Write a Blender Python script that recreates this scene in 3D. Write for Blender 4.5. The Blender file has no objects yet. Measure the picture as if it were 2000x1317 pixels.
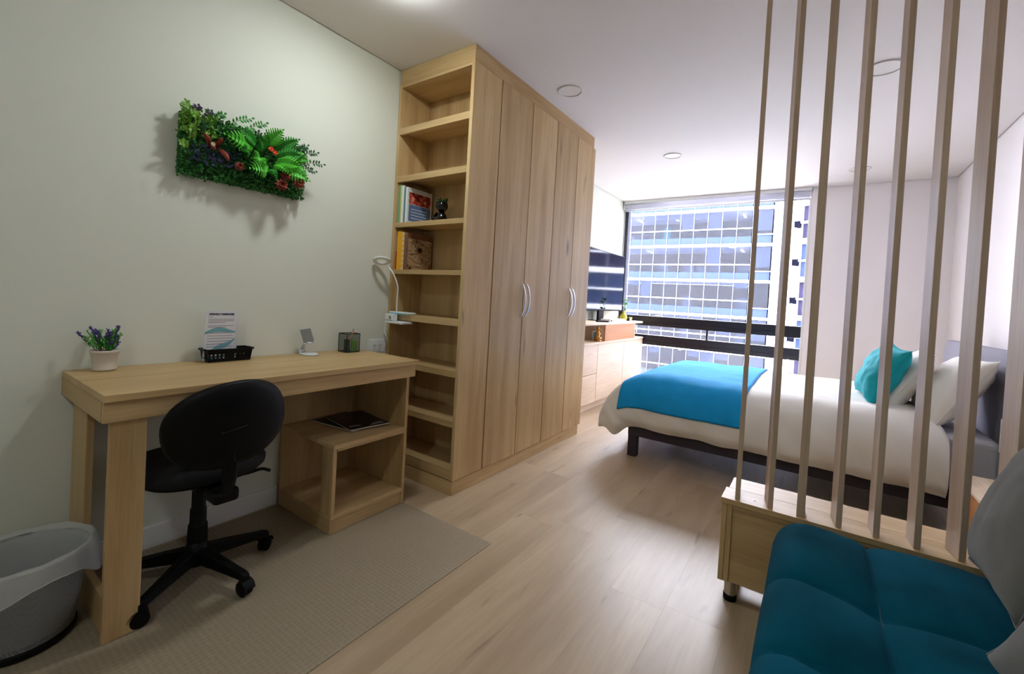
import bpy, bmesh, math, random
from mathutils import Vector, Matrix, noise
random.seed(7)
S = bpy.context.scene
COL = S.collection
R = math.radians
PI = math.pi

# ---------------------------------------------------------------- camera
cam = bpy.data.cameras.new('camera'); camo = bpy.data.objects.new('camera', cam); COL.objects.link(camo)
yaw, pit, rol = R(34.3611), R(-.9694), R(3.256)
fw = Vector((math.sin(-yaw)*math.cos(pit), math.cos(yaw)*math.cos(pit), math.sin(pit)))
rt = Vector((math.cos(yaw), math.sin(yaw), 0)); up = rt.cross(fw)
r2 = math.cos(rol)*rt + math.sin(rol)*up; u2 = -math.sin(rol)*rt + math.cos(rol)*up
M = Matrix((r2, u2, -fw)).transposed().to_4x4(); M.translation = Vector((2.1778, 0, 1.097))
camo.matrix_world = M
cam.sensor_fit = 'HORIZONTAL'; cam.sensor_width = 36; cam.lens = 849.97/2000*36
cam.shift_x = -12.68/2000; cam.shift_y = -62.31/2000
cam.clip_start = .02; cam.clip_end = 300
S.camera = camo

# ---------------------------------------------------------------- world, lights, exposure
S.view_settings.view_transform = 'Standard'; S.view_settings.look = 'None'
S.view_settings.gamma = 1; S.view_settings.use_curve_mapping = False
S.view_settings.exposure = 0.44
W = bpy.data.worlds.new('sky'); S.world = W; W.use_nodes = True
bg = W.node_tree.nodes['Background']; bg.inputs[0].default_value = (.90, .91, 1, 1); bg.inputs[1].default_value = 26.0
LAMP_ON = 128.0

# ---------------------------------------------------------------- materials
def lin(c):
    return tuple(((v/255)/12.92 if v/255 <= .04045 else ((v/255+.055)/1.055)**2.4) for v in c)+(1,)
MATS = {}
def nm(name):
    m = bpy.data.materials.new(name); m.use_nodes = True; MATS[name] = m
    nt = m.node_tree; return m, nt, nt.nodes['Principled BSDF'], nt.links
def mat(name, col, rough=.5, metal=0, spec=.5, sheen=0, bump=0, bscale=200, vary=0, vscale=8, alpha=None, trans=0, emit=None, estr=0):
    m, nt, p, L = nm(name)
    p.inputs['Base Color'].default_value = lin(col); p.inputs['Roughness'].default_value = rough
    p.inputs['Metallic'].default_value = metal; p.inputs['Specular IOR Level'].default_value = spec
    if sheen: p.inputs['Sheen Weight'].default_value = sheen
    if trans: p.inputs['Transmission Weight'].default_value = trans
    if emit: p.inputs['Emission Color'].default_value = lin(emit); p.inputs['Emission Strength'].default_value = estr
    tc = nt.nodes.new('ShaderNodeTexCoord')
    if bump:
        n = nt.nodes.new('ShaderNodeTexNoise'); n.inputs['Scale'].default_value = bscale; n.inputs['Detail'].default_value = 3
        b = nt.nodes.new('ShaderNodeBump'); b.inputs['Strength'].default_value = bump; b.inputs['Distance'].default_value = .002
        L.new(tc.outputs['Object'], n.inputs['Vector']); L.new(n.outputs[0], b.inputs['Height']); L.new(b.outputs[0], p.inputs['Normal'])
    if vary:
        n = nt.nodes.new('ShaderNodeTexNoise'); n.inputs['Scale'].default_value = vscale; n.inputs['Detail'].default_value = 4
        r = nt.nodes.new('ShaderNodeMapRange'); r.inputs['To Min'].default_value = 1-vary; r.inputs['To Max'].default_value = 1+vary
        h = nt.nodes.new('ShaderNodeHueSaturation'); h.inputs['Color'].default_value = lin(col)
        L.new(tc.outputs['Object'], n.inputs['Vector']); L.new(n.outputs[0], r.inputs[0]); L.new(r.outputs[0], h.inputs['Value']); L.new(h.outputs[0], p.inputs['Base Color'])
    return m

def wood(name, axis, c0, c1, ck, rough=.45, fine=1.0, knots=.75, tint=.06, streak=.35, kthr=.69):
    m, nt, p, L = nm(name); N = nt.nodes.new
    tc = N('ShaderNodeTexCoord'); oi = N('ShaderNodeObjectInfo')
    ad = N('ShaderNodeVectorMath'); ad.operation = 'MULTIPLY_ADD'
    cb = N('ShaderNodeCombineXYZ'); L.new(oi.outputs['Random'], cb.inputs[0]); L.new(oi.outputs['Random'], cb.inputs[1]); L.new(oi.outputs['Random'], cb.inputs[2])
    L.new(cb.outputs[0], ad.inputs[0]); ad.inputs[1].default_value = (17.3, 31.7, 23.1); L.new(tc.outputs['Object'], ad.inputs[2])
    def mapped(along, across):
        mp = N('ShaderNodeMapping'); s = [across]*3; s['xyz'.index(axis)] = along; mp.inputs['Scale'].default_value = s
        L.new(ad.outputs[0], mp.inputs['Vector']); return mp
    n1 = N('ShaderNodeTexNoise'); n1.inputs['Scale'].default_value = 1; n1.inputs['Detail'].default_value = 5; n1.inputs['Distortion'].default_value = .4
    L.new(mapped(.9, 11*fine).outputs[0], n1.inputs['Vector'])
    n2 = N('ShaderNodeTexNoise'); n2.inputs['Scale'].default_value = 1; n2.inputs['Detail'].default_value = 3
    L.new(mapped(5, 150*fine).outputs[0], n2.inputs['Vector'])
    r1 = N('ShaderNodeValToRGB'); e = r1.color_ramp.elements; e[0].position = .32; e[0].color = lin(c1); e[1].position = .68; e[1].color = lin(c0)
    L.new(n1.outputs[0], r1.inputs[0])
    mx = N('ShaderNodeMix'); mx.data_type = 'RGBA'; mx.blend_type = 'MULTIPLY'; mx.inputs[0].default_value = streak
    r2_ = N('ShaderNodeValToRGB'); e = r2_.color_ramp.elements; e[0].position = .3; e[0].color = (.62, .56, .5, 1); e[1].position = .62; e[1].color = (1, 1, 1, 1)
    L.new(n2.outputs[0], r2_.inputs[0]); L.new(r1.outputs[0], mx.inputs[6]); L.new(r2_.outputs[0], mx.inputs[7])
    v = N('ShaderNodeTexNoise'); v.inputs['Scale'].default_value = 1; v.inputs['Detail'].default_value = 2; v.inputs['Distortion'].default_value = .3
    L.new(mapped(2.6, 17).outputs[0], v.inputs['Vector'])
    r3 = N('ShaderNodeValToRGB'); e = r3.color_ramp.elements; e[0].position = kthr; e[0].color = (0, 0, 0, 1); e[1].position = kthr+.11; e[1].color = (1, 1, 1, 1)
    L.new(v.outputs[0], r3.inputs[0])
    km = N('ShaderNodeMath'); km.operation = 'MULTIPLY'; km.inputs[1].default_value = knots; L.new(r3.outputs[0], km.inputs[0])
    mk = N('ShaderNodeMix'); mk.data_type = 'RGBA'; L.new(km.outputs[0], mk.inputs[0]); L.new(mx.outputs[2], mk.inputs[6]); mk.inputs[7].default_value = lin(ck)
    h = N('ShaderNodeHueSaturation'); mr = N('ShaderNodeMapRange'); mr.inputs['To Min'].default_value = 1-tint; mr.inputs['To Max'].default_value = 1+tint
    L.new(oi.outputs['Random'], mr.inputs[0]); L.new(mr.outputs[0], h.inputs['Value']); L.new(mk.outputs[2], h.inputs['Color'])
    L.new(h.outputs[0], p.inputs['Base Color']); p.inputs['Roughness'].default_value = rough
    b = N('ShaderNodeBump'); b.inputs['Strength'].default_value = .12; b.inputs['Distance'].default_value = .001
    L.new(n2.outputs[0], b.inputs['Height']); L.new(b.outputs[0], p.inputs['Normal'])
    return m
WC = ((212, 182, 132), (184, 150, 100), (114, 80, 44))
for a in 'xyz': wood('oak_'+a, a, *WC)
wood('plank', 'y', (182, 160, 130), (160, 137, 108), (98, 77, 58), rough=.36, knots=.6, fine=.6, tint=.018, streak=.18, kthr=.67)
wood('pale_wood', 'y', (240, 218, 192), (228, 204, 176), (206, 176, 144), knots=.2)
wood('amber_wood', 'y', (214, 150, 98), (190, 126, 78), (150, 96, 60), knots=.3)
wood('slat_wood', 'z', (206, 182, 156), (190, 164, 138), (160, 130, 104), knots=.25, tint=.03)
mat('wall', (226, 228, 214), .85, bump=.15, bscale=300)
mat('wall_warm', (250, 244, 244), .85, bump=.1, bscale=300)
mat('ceiling', (232, 226, 222), .9)
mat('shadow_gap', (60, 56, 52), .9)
mat('white_paint', (238, 238, 236), .5)
mat('white_plastic', (236, 238, 238), .35)
mat('white_metal', (225, 228, 230), .3)
mat('frame_dark', (22, 20, 38), .35)
mat('black_plastic', (5, 5, 6), .5, spec=.18)
mat('black_fabric', (5, 5, 6), .9, bump=.5, bscale=900)
mat('black_gloss', (8, 8, 10), .12)
mat('screen', (6, 6, 9), .05, spec=.35)
mat('steel', (190, 188, 184), .28, metal=1)
mat('handle_metal', (206, 210, 214), .3, metal=1)
mat('bed_dark', (48, 40, 52), .6, bump=.3, bscale=500)
mat('head_fabric', (146, 142, 154), .9, bump=.6, bscale=700, vary=.15, vscale=300)
mat('grey_fabric', (118, 116, 112), .95, bump=.7, bscale=600, vary=.2, vscale=350, sheen=.2)
mat('sheet_grey', (196, 198, 208), .85)
mat('linen', (238, 234, 228), .9, bump=.25, bscale=60)
mat('linen_hem', (176, 172, 160), .9)
mat('throw', (0, 158, 226), .9, bump=.5, bscale=500, vary=.12, vscale=14)
mat('throw_hem', (0, 130, 196), .9)
mat('teal', (0, 166, 178), .85, bump=.3, bscale=400, vary=.08)
mat('velvet', (5, 75, 94), 1, spec=.06, bump=.3, bscale=700, vary=.7, vscale=4.5)
mat('velvet_seam', (0, 66, 84), .8)
mat('ceramic', (205, 196, 180), .7, bump=.2, bscale=90, vary=.05, vscale=40)
mat('soil', (50, 36, 26), .95)
mat('leaf_dark', (26, 84, 36), .6, vary=.4, vscale=40)
mat('boxwood', (48, 118, 44), .45, vary=.6, vscale=25)
mat('leaf_mid', (48, 140, 40), .5, vary=.35, vscale=30)
mat('leaf_bright', (84, 190, 50), .45, vary=.3, vscale=30)
mat('leaf_lime', (120, 172, 60), .5, vary=.25, vscale=40)
mat('lavender', (88, 78, 140), .7, vary=.4, vscale=60)
mat('leaf_purple', (70, 58, 84), .7, vary=.3, vscale=60)
mat('flower_red', (132, 50, 30), .6, vary=.35, vscale=40)
mat('flower_orange', (246, 96, 40), .5, vary=.2, vscale=60)
mat('flower_white', (226, 220, 190), .6)
mat('gold', (196, 142, 70), .35, metal=.6)
mat('yellow_glass', (222, 214, 60), .15, spec=.8)
mat('paper', (232, 234, 240), .7)
mat('paper_teal', (120, 176, 190), .7)
mat('paper_blue', (150, 186, 206), .7)
mat('ink_blue', (38, 42, 96), .7)
mat('ink_grey', (150, 140, 150), .7)
mat('note_green', (130, 196, 70), .7)
mat('note_dark', (40, 60, 56), .7)
mat('wood_pencil', (214, 146, 96), .5)
mat('pages', (232, 226, 208), .9)
for n_, c_ in dict(book_green=(120, 168, 130), book_lime=(190, 186, 96), book_white=(228, 230, 226), book_teal=(84, 130, 140), book_red=(150, 44, 36), book_blue=(96, 120, 166),
                   book_yellow=(236, 172, 30), book_cream=(222, 206, 176), book_rust=(178, 62, 40), map_brown=(120, 82, 56), map_dark=(58, 40, 32), map_tan=(214, 186, 140)).items():
    mat(n_, c_, .5, vary=.06, vscale=60)
def printed(name, cols, scale, dist, kind='noise'):
    m, nt, p, L = nm(name); N = nt.nodes.new; tc = N('ShaderNodeTexCoord')
    n = N('ShaderNodeTexNoise'); n.inputs['Scale'].default_value = scale; n.inputs['Detail'].default_value = 5; n.inputs['Distortion'].default_value = dist
    r = N('ShaderNodeValToRGB'); r.color_ramp.interpolation = 'LINEAR'; e = r.color_ramp.elements
    e[0].position = cols[0][0]; e[0].color = lin(cols[0][1]); e[1].position = cols[-1][0]; e[1].color = lin(cols[-1][1])
    for q, c in cols[1:-1]: x_ = e.new(q); x_.color = lin(c)
    L.new(tc.outputs['Object'], n.inputs['Vector']); L.new(n.outputs[0], r.inputs[0]); L.new(r.outputs[0], p.inputs['Base Color']); p.inputs['Roughness'].default_value = .45
printed('print_map', [(.34, (70, 44, 34)), (.42, (206, 172, 124)), (.47, (96, 60, 44)), (.50, (222, 196, 150)), (.54, (120, 74, 60)), (.58, (214, 184, 136)), (.66, (140, 84, 60))], 11, 3.0)
printed('print_red', [(.38, (60, 14, 16)), (.48, (170, 40, 32)), (.55, (206, 84, 60)), (.66, (236, 206, 180))], 34, .6)
mat('bld_slab', (176, 178, 186), .9, spec=.02)
mat('bld_white', (140, 142, 150), .9, spec=.02, vary=.05, vscale=.8)
mat('bld_spandrel', (42, 50, 74), .9, spec=.02, vary=.12, vscale=.5)
mat('bld_mullion', (92, 96, 108), .9, spec=.02)
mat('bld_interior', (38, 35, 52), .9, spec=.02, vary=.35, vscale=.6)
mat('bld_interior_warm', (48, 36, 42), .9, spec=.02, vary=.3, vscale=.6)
mat('bld_blind', (76, 82, 90), .9, spec=.02, vary=.05, vscale=1)
mat('bld_dark', (12, 12, 24), .9, spec=.02, vary=.3, vscale=.7)
mat('bld_teal', (0, 84, 76), .9, spec=.02)
mat('bld_pink', (190, 100, 140), .9, spec=.02)
mat('bld_lamp', (255, 240, 214), .5, emit=(255, 236, 205), estr=4)
mat('asphalt', (206, 204, 202), .9)
mat('lamp_on', (255, 255, 255), .5, emit=(240, 248, 248), estr=LAMP_ON)
mat('lamp_off', (226, 220, 214), .6)
mat('stand_grey', (124, 126, 122), .5)
mat('ring_diffuser', (250, 250, 244), .5)
# window glass: clear, with a faint reflection
def glassy(name, tint, refl, rough=0.0):
    m, nt, p, L = nm(name); nt.nodes.remove(p); N = nt.nodes.new
    out = nt.nodes['Material Output']; t = N('ShaderNodeBsdfTransparent'); t.inputs[0].default_value = tint
    g = N('ShaderNodeBsdfGlossy'); g.inputs['Roughness'].default_value = rough
    f = N('ShaderNodeFresnel'); f.inputs[0].default_value = 1.45
    ml = N('ShaderNodeMath'); ml.operation = 'MULTIPLY'; ml.inputs[1].default_value = refl; L.new(f.outputs[0], ml.inputs[0])
    mx = N('ShaderNodeMixShader'); L.new(ml.outputs[0], mx.inputs[0]); L.new(t.outputs[0], mx.inputs[1]); L.new(g.outputs[0], mx.inputs[2]); L.new(mx.outputs[0], out.inputs[0])
    return m
glassy('window_glass', (.97, .98, 1, 1), .8)
glassy('bld_glass', (.58, .62, .74, 1), .35, .02)
# translucent sheet: part see-through, part diffuse (bin bag), and woven see-through (mesh bin / mesh cup / chair mat)
def sheet(name, col, opac, rough=.5, trl=.5, pattern=None, pscale=100, bump=0):
    m, nt, p, L = nm(name); nt.nodes.remove(p); N = nt.nodes.new; out = nt.nodes['Material Output']
    d = N('ShaderNodeBsdfPrincipled'); d.inputs['Base Color'].default_value = lin(col); d.inputs['Roughness'].default_value = rough
    tl = N('ShaderNodeBsdfTranslucent'); tl.inputs[0].default_value = lin(col)
    m1 = N('ShaderNodeMixShader'); m1.inputs[0].default_value = trl; L.new(d.outputs[0], m1.inputs[1]); L.new(tl.outputs[0], m1.inputs[2])
    t = N('ShaderNodeBsdfTransparent'); m2 = N('ShaderNodeMixShader'); m2.inputs[0].default_value = opac
    L.new(t.outputs[0], m2.inputs[1]); L.new(m1.outputs[0], m2.inputs[2]); L.new(m2.outputs[0], out.inputs[0])
    tc = N('ShaderNodeTexCoord')
    if pattern:
        v = N('ShaderNodeTexVoronoi'); v.inputs['Scale'].default_value = pscale; v.inputs['Randomness'].default_value = .25
        if pattern == 'edge': v.feature = 'DISTANCE_TO_EDGE'
        L.new(tc.outputs['Object'], v.inputs['Vector'])
        r = N('ShaderNodeMapRange')
        if pattern == 'edge':
            r.inputs['From Min'].default_value = .05; r.inputs['From Max'].default_value = .3; r.inputs['To Min'].default_value = min(1, opac*1.55); r.inputs['To Max'].default_value = opac*.55
        else:
            r.inputs['From Min'].default_value = .1; r.inputs['From Max'].default_value = .6; r.inputs['To Min'].default_value = opac*.88; r.inputs['To Max'].default_value = min(1, opac*1.15)
        L.new(v.outputs['Distance'], r.inputs[0]); L.new(r.outputs[0], m2.inputs[0])
        if bump:
            b = N('ShaderNodeBump'); b.inputs['Strength'].default_value = bump; b.inputs['Distance'].default_value = .001
            L.new(v.outputs['Distance'], b.inputs['Height']); L.new(b.outputs[0], d.inputs['Normal'])
    return m
sheet('bag', (248, 250, 250), .66, .35, .45)
sheet('shade_fabric', (236, 236, 244), 1.0, .8, .6)
sheet('bin_mesh', (128, 128, 130), .66, .5, 0, 'edge', 330)
sheet('cup_mesh', (60, 72, 64), .42, .5, 0, 'edge', 500)
sheet('mat_vinyl', (176, 160, 134), .55, .45, 0, 'cell', 62, .8)

# ---------------------------------------------------------------- geometry helpers
class MB:
    def __init__(s): s.v = []; s.f = []; s.sm = []
    def add(s, vs, fs, smooth=False):
        o = len(s.v); s.v += [Vector(v) for v in vs]; s.f += [tuple(i+o for i in f) for f in fs]; s.sm += [smooth]*len(fs); return s
    def box(s, x0, x1, y0, y1, z0, z1, T=None):
        vs = [Vector((x, y, z)) for x in (x0, x1) for y in (y0, y1) for z in (z0, z1)]
        if T is not None: vs = [T @ v for v in vs]
        return s.add(vs, [(0, 1, 3, 2), (4, 6, 7, 5), (0, 4, 5, 1), (2, 3, 7, 6), (0, 2, 6, 4), (1, 5, 7, 3)])
    def tube(s, pts, r, n=10, caps=True, flat=1.0):
        pts = [Vector(p) for p in pts]; rs = r if isinstance(r, (list, tuple)) else [r]*len(pts); rings = []
        for i, p in enumerate(pts):
            t = (pts[min(i+1, len(pts)-1)]-pts[max(i-1, 0)])
            t = t.normalized() if t.length > 1e-9 else Vector((0, 0, 1))
            a = t.cross(Vector((0, 0, 1)));  a = a.normalized() if a.length > .05 else t.cross(Vector((0, 1, 0))).normalized()
            b = t.cross(a); rings.append([p+(a*math.cos(2*PI*k/n)+b*math.sin(2*PI*k/n)*flat)*rs[i] for k in range(n)])
        vs = [v for g in rings for v in g]; fs = []
        for i in range(len(pts)-1):
            for k in range(n): fs.append((i*n+k, i*n+(k+1) % n, (i+1)*n+(k+1) % n, (i+1)*n+k))
        s.add(vs, fs, True)
        if caps: s.add(rings[0], [tuple(range(n))]); s.add(rings[-1], [tuple(range(n))[::-1]])
        return s
    def lathe(s, c, prof, n=32, T=None, smooth=True, sx=1, sy=1):
        c = Vector(c); vs = []
        for r, z in prof:
            for k in range(n):
                v = Vector((r*math.cos(2*PI*k/n)*sx, r*math.sin(2*PI*k/n)*sy, z)); vs.append(c+(T @ v if T is not None else v))
        fs = []
        for i in range(len(prof)-1):
            for k in range(n): fs.append((i*n+k, i*n+(k+1) % n, (i+1)*n+(k+1) % n, (i+1)*n+k))
        return s.add(vs, fs, smooth)
    def grid(s, fn, nu, nv, smooth=True):
        vs = [fn(i/nu, j/nv) for i in range(nu+1) for j in range(nv+1)]
        fs = [(i*(nv+1)+j, (i+1)*(nv+1)+j, (i+1)*(nv+1)+j+1, i*(nv+1)+j+1) for i in range(nu) for j in range(nv)]
        return s.add(vs, fs, smooth)
    def poly(s, pts, d):       # extruded polygon
        pts = [Vector(p) for p in pts]; d = Vector(d); n = len(pts)
        return s.add(pts+[p+d for p in pts], [tuple(range(n))[::-1], tuple(range(n, 2*n))]+[(i, (i+1) % n, n+(i+1) % n, n+i) for i in range(n)])
    def sphere(s, c, r, sc=(1, 1, 1), nu=12, nv=8, T=None):
        prof = [(math.sin(PI*i/nv), -math.cos(PI*i/nv)) for i in range(nv+1)]
        Q = Matrix.Diagonal(Vector(sc)*r)
        if T is not None: Q = T.to_3x3() @ Q
        return s.lathe(c, prof, nu, Q)
    def build(s, name, m, parent=None, bevel=0, seg=2, weld=True):
        o0 = ORG.get(parent.name, Vector((0, 0, 0))) if parent else Vector((0, 0, 0))
        me = bpy.data.meshes.new(name); me.from_pydata([v-o0 for v in s.v], [], s.f)
        me.polygons.foreach_set('use_smooth', s.sm)
        bm = bmesh.new(); bm.from_mesh(me)
        if weld: bmesh.ops.remove_doubles(bm, verts=bm.verts, dist=1e-5)
        if bevel:
            bmesh.ops.bevel(bm, geom=list(bm.edges), offset=bevel, segments=seg, profile=.5, affect='EDGES', clamp_overlap=True)
        bmesh.ops.recalc_face_normals(bm, faces=bm.faces); bm.to_mesh(me); bm.free()
        me.materials.append(MATS[m]); o = bpy.data.objects.new(name, me); COL.objects.link(o)
        if parent: o.parent = parent; ORG[o.name] = o0
        else: ORG[o.name] = Vector((0, 0, 0))
        return o
ORG = {}
def thing(name, label, cat, loc=(0, 0, 0), group=None):
    o = bpy.data.objects.new(name, None); COL.objects.link(o); o.location = loc; o.empty_display_size = .05
    o['label'] = label; o['category'] = cat
    if group: o['group'] = group
    ORG[o.name] = Vector(loc); return o
def struct(o, label=None, cat=None):
    o['kind'] = 'structure'; o['label'] = label or o.name.replace('_', ' '); o['category'] = cat or o.name.split('_')[0]; return o
def sempty(name, label, cat, loc=(0, 0, 0)):
    o = thing(name, label, cat, loc); o['kind'] = 'structure'; return o
def stuff(o): o['kind'] = 'stuff'; return o
def B(*a): return MB().box(*a)
def copy_tree(o, parent=None, off=None):
    c = o.copy(); COL.objects.link(c)
    if parent is not None: c.parent = parent
    ORG[c.name] = ORG.get(o.name, Vector((0, 0, 0)))
    for ch in list(o.children): copy_tree(ch, c)
    return c
def cat_spline(pts, n):
    P = [Vector(p) for p in pts]; P = [2*P[0]-P[1]]+P+[2*P[-1]-P[-2]]; out = []; k = len(P)-3
    for i in range(n+1):
        t = i/n*k; j = min(int(t), k-1); t -= j; a, b, c, d = P[j:j+4]
        out.append(.5*((2*b)+(c-a)*t+(2*a-5*b+4*c-d)*t*t+(3*b-a-3*c+d)*t**3))
    return out
def nz(x, y, z, s=1): return noise.noise(Vector((x*s, y*s, z*s)))

# ================================================================ ROOM
RX, RY, RH, YB = 3.19, 5.568, 2.44, -1.9
fl = struct(B(-.1, RX+.1, YB-.1, RY+.14, -.12, -.012).build('floor', 'pale_wood'), 'light oak plank floor of the studio room', 'floor')
random.seed(3)
pw, pl_ = .198, 1.28; ix = 0; x = 0.0; PM = {}
while x < RX-.01:
    w = min(pw, RX-x); y = YB-random.random()*pl_
    while y < RY:
        a, b = max(y, YB), min(y+pl_, RY)
        if b-a > .03:
            key = (round(w, 3), round(b-a, 3))
            if key not in PM:
                o = B(0, w, 0, b-a, -.012, 0).build('plank', 'plank', fl, bevel=.00025, seg=1); PM[key] = o.data
            else:
                o = bpy.data.objects.new('plank', PM[key]); COL.objects.link(o); o.parent = fl
            o.location = (x, a, 0)
        y += pl_
    x += pw
struct(B(-.12, 0, YB-.1, RY+.14, -.12, RH+.06).build('wall_left', 'wall'), 'pale grey-green wall behind the desk and wardrobe', 'wall')
struct(B(RX, RX+.12, YB-.1, RY+.14, -.12, RH+.06).build('wall_right', 'wall_warm'), 'white wall behind the bed headboard', 'wall')
struct(B(0, RX, YB-.12, YB, -.12, RH+.06).build('wall_back', 'wall'), 'plain wall behind the viewer', 'wall')
WX = 2.075
wf = B(WX, RX, RY, RY+.14, -.12, RH+.06); wf.box(-.02, WX, RY, RY+.14, -.12, .06); wf.box(-.02, WX, RY+.02, RY+.14, 2.40, RH+.06)
struct(wf.build('wall_window', 'wall_warm'), 'white end wall to the right of the big window', 'wall')
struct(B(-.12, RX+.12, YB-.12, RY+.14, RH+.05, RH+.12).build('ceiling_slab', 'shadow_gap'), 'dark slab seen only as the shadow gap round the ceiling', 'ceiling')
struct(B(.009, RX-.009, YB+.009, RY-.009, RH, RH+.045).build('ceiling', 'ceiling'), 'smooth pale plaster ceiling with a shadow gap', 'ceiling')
bb = struct(B(.0005, .014, YB, 1.13, 0, .09).build('baseboard_left', 'white_paint', bevel=.003), 'white baseboard along the wall under the desk', 'baseboard')
struct(B(2.1, RX-.001, RY-.014, RY-.0005, 0, .09).build('baseboard_window', 'white_paint', bevel=.003), 'white baseboard under the end wall', 'baseboard')

# window
wn = sempty('window_1', 'floor to ceiling window with dark frame and two dark horizontal rails', 'window', (1.04, RY, 0))
yg = RY+.055
def fr(name, *a, bev=.004): return B(*a).build(name, 'frame_dark', wn, bevel=bev)
fr('window_jamb', .006, .055, RY+.005, RY+.10, .06, 2.40); B(2.052, 2.0745, RY+.004, RY+.11, .06, 2.40).build('window_jamb', 'white_paint', wn, bevel=.003)
fr('window_head', .05, 2.03, RY+.02, RY+.10, 2.345, 2.40); fr('window_foot', .05, 2.03, RY+.02, RY+.10, .06, .13)
for z0, z1 in ((.832, .958), (.588, .716)):
    r_ = fr('window_rail', .056, 2.0515, RY+.006, RY+.10, z0, z1)
    B(.056, 2.029, RY-.006, RY+.006, z0+.035, z0+.05).build('rail_groove', 'frame_dark', r_, bevel=.002)
fr('window_mullion', 1.098, 1.122, RY+.03, RY+.09, .716, .832)
for z0, z1 in ((.958, 2.345), (.716, .832), (.13, .588)):
    B(.05, 2.035, yg, yg+.008, z0, z1).build('window_pane', 'window_glass', wn)
# roller blind in its cassette
bl = thing('roller_blind', 'white roller blind rolled up in a cassette above the window', 'blind', (1.04, RY-.05, 2.42))
B(.015, 2.07, RY-.075, RY-.005, 2.405, 2.438).build('cassette', 'white_paint', bl, bevel=.004)
MB().tube([(.03, RY-.045, 2.372), (2.055, RY-.045, 2.372)], .030, 20).build('rolled_fabric', 'shade_fabric', bl)
B(.03, 2.055, RY-.024, RY-.016, 2.325, 2.37).build('fabric_drop', 'shade_fabric', bl)
MB().tube([(.03, RY-.02, 2.322), (2.055, RY-.02, 2.322)], .009, 10).build('bottom_bar', 'white_paint', bl)
for xx in (.018, 2.06): B(xx-.004, xx+.006, RY-.08, RY-.012, 2.335, 2.41).build('end_bracket', 'white_plastic', bl)
MB().tube([(.024, RY-.07, 2.37), (.022, RY-.07, 1.3), (.028, RY-.062, 1.28), (.034, RY-.055, 1.3), (.032, RY-.055, 2.37)], .0022, 6).build('pull_chain', 'white_plastic', bl)

# ceiling downlights
def downlight(x, y, label, on=False, r=.08):
    t = thing('ceiling_downlight', label, 'ceiling light', (x, y, RH), 'round ceiling lights')
    if on:
        MB().lathe((x, y, RH), [(0, -.034), (r*.80, -.034), (r*.86, -.031), (r*.87, -.001)], 40).build('diffuser', 'lamp_on', t)
        MB().lathe((x, y, RH), [(r*.88, -.001), (r*.88, -.020), (r, -.018), (r, -.001)], 40).build('trim_ring', 'white_plastic', t)
    else:
        MB().lathe((x, y, RH), [(r*.84, -.001), (r*.86, -.007), (r*.97, -.007), (r, -.001)], 40).build('trim_ring', 'lamp_off', t)
        MB().lathe((x, y, RH), [(0, -.003), (r*.84, -.003)], 40).build('diffuser', 'lamp_off', t)
downlight(.80, 2.465, 'unlit round downlight nearest the wardrobe doors')
downlight(1.045, 3.955, 'unlit round downlight in the ceiling centre before the window', r=.078)
downlight(2.405, 3.01, 'unlit round downlight seen between the slats, above the bed', r=.088)
downlight(2.43, 4.98, 'small unlit round downlight near the end wall, behind the slats', r=.085)
downlight(.66, 1.21, 'lit round lamp above the desk, just out of view at the top', True)
downlight(1.6, -.7, 'added round fill lamp, unseen behind the viewer over the middle of the floor', True)  # unseen lamp added behind the camera to fill the room with light

# ================================================================ WARDROBE WITH BOOKCASE END
w0, w1, D = 1.764, 3.30, .606
wr = thing('wardrobe', 'tall light oak built-in wardrobe with four doors and open bookshelf end', 'wardrobe', (.3, w0, 0))
def wp(name, *a, m='oak_z', bev=.0015, par=None): return B(*a).build(name, m, par or wr, bevel=bev)
G = .002
wp('plinth', .02, D-.004, w0+.005, 3.27, .0, .076, m='oak_y')
wp('plinth_end', .02, D-.004, w0-.001, w0+.0045, .0, .076, m='oak_x')
wp('cornice', .012, D-.002, w0+.004, 3.27, 2.355, RH-.001, m='oak_y')
wp('cornice_end', .012, D-.002, w0-.002, w0+.0035, 2.345, RH-.001, m='oak_x')
wp('side_panel', .004, .026, w0-.003, 2.0, .08, 2.35)
bk = wp('back_panel', .026, D-.03, w0+.235, w0+.25, .08, 2.35)
wp('side_panel', D-.022, D, w0-.003, w0+.243, .08, 2.352)           # end gable, visible as a strip
wp('divider_panel', .02, D-.022, 1.998+.02, 2.016+.02, .08, 2.35)
wp('side_panel', .02, D, 3.281, 3.30, .076, 2.352)
wp('rear_panel', .003, .012, 2.036, 3.281, .08, 2.35)
shelves = [(2.046, 2.086, 0), (1.757, 1.794, 0), (1.483, 1.512, 0), (1.200, 1.227, 0), (.922, .957, 0), (.642, .677, 0), (.368, .402, 0), (.082, .140, 0)]
for i, (a, b, _) in enumerate(shelves):
    wp('shelf', .0265, D-.0225, w0+.0185, w0+.234, b-.018 if i < 7 else b-.02, b, m='oak_x')
    wp('shelf_lip', .0265, D-.0225, w0-.002, w0+.018, a, b, m='oak_x')
wp('top_board', .0265, D-.0225, w0-.001, w0+.234, 2.332, 2.35, m='oak_x')
seams = [2.012, 2.345, 2.668, 2.985, 3.298]
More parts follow.
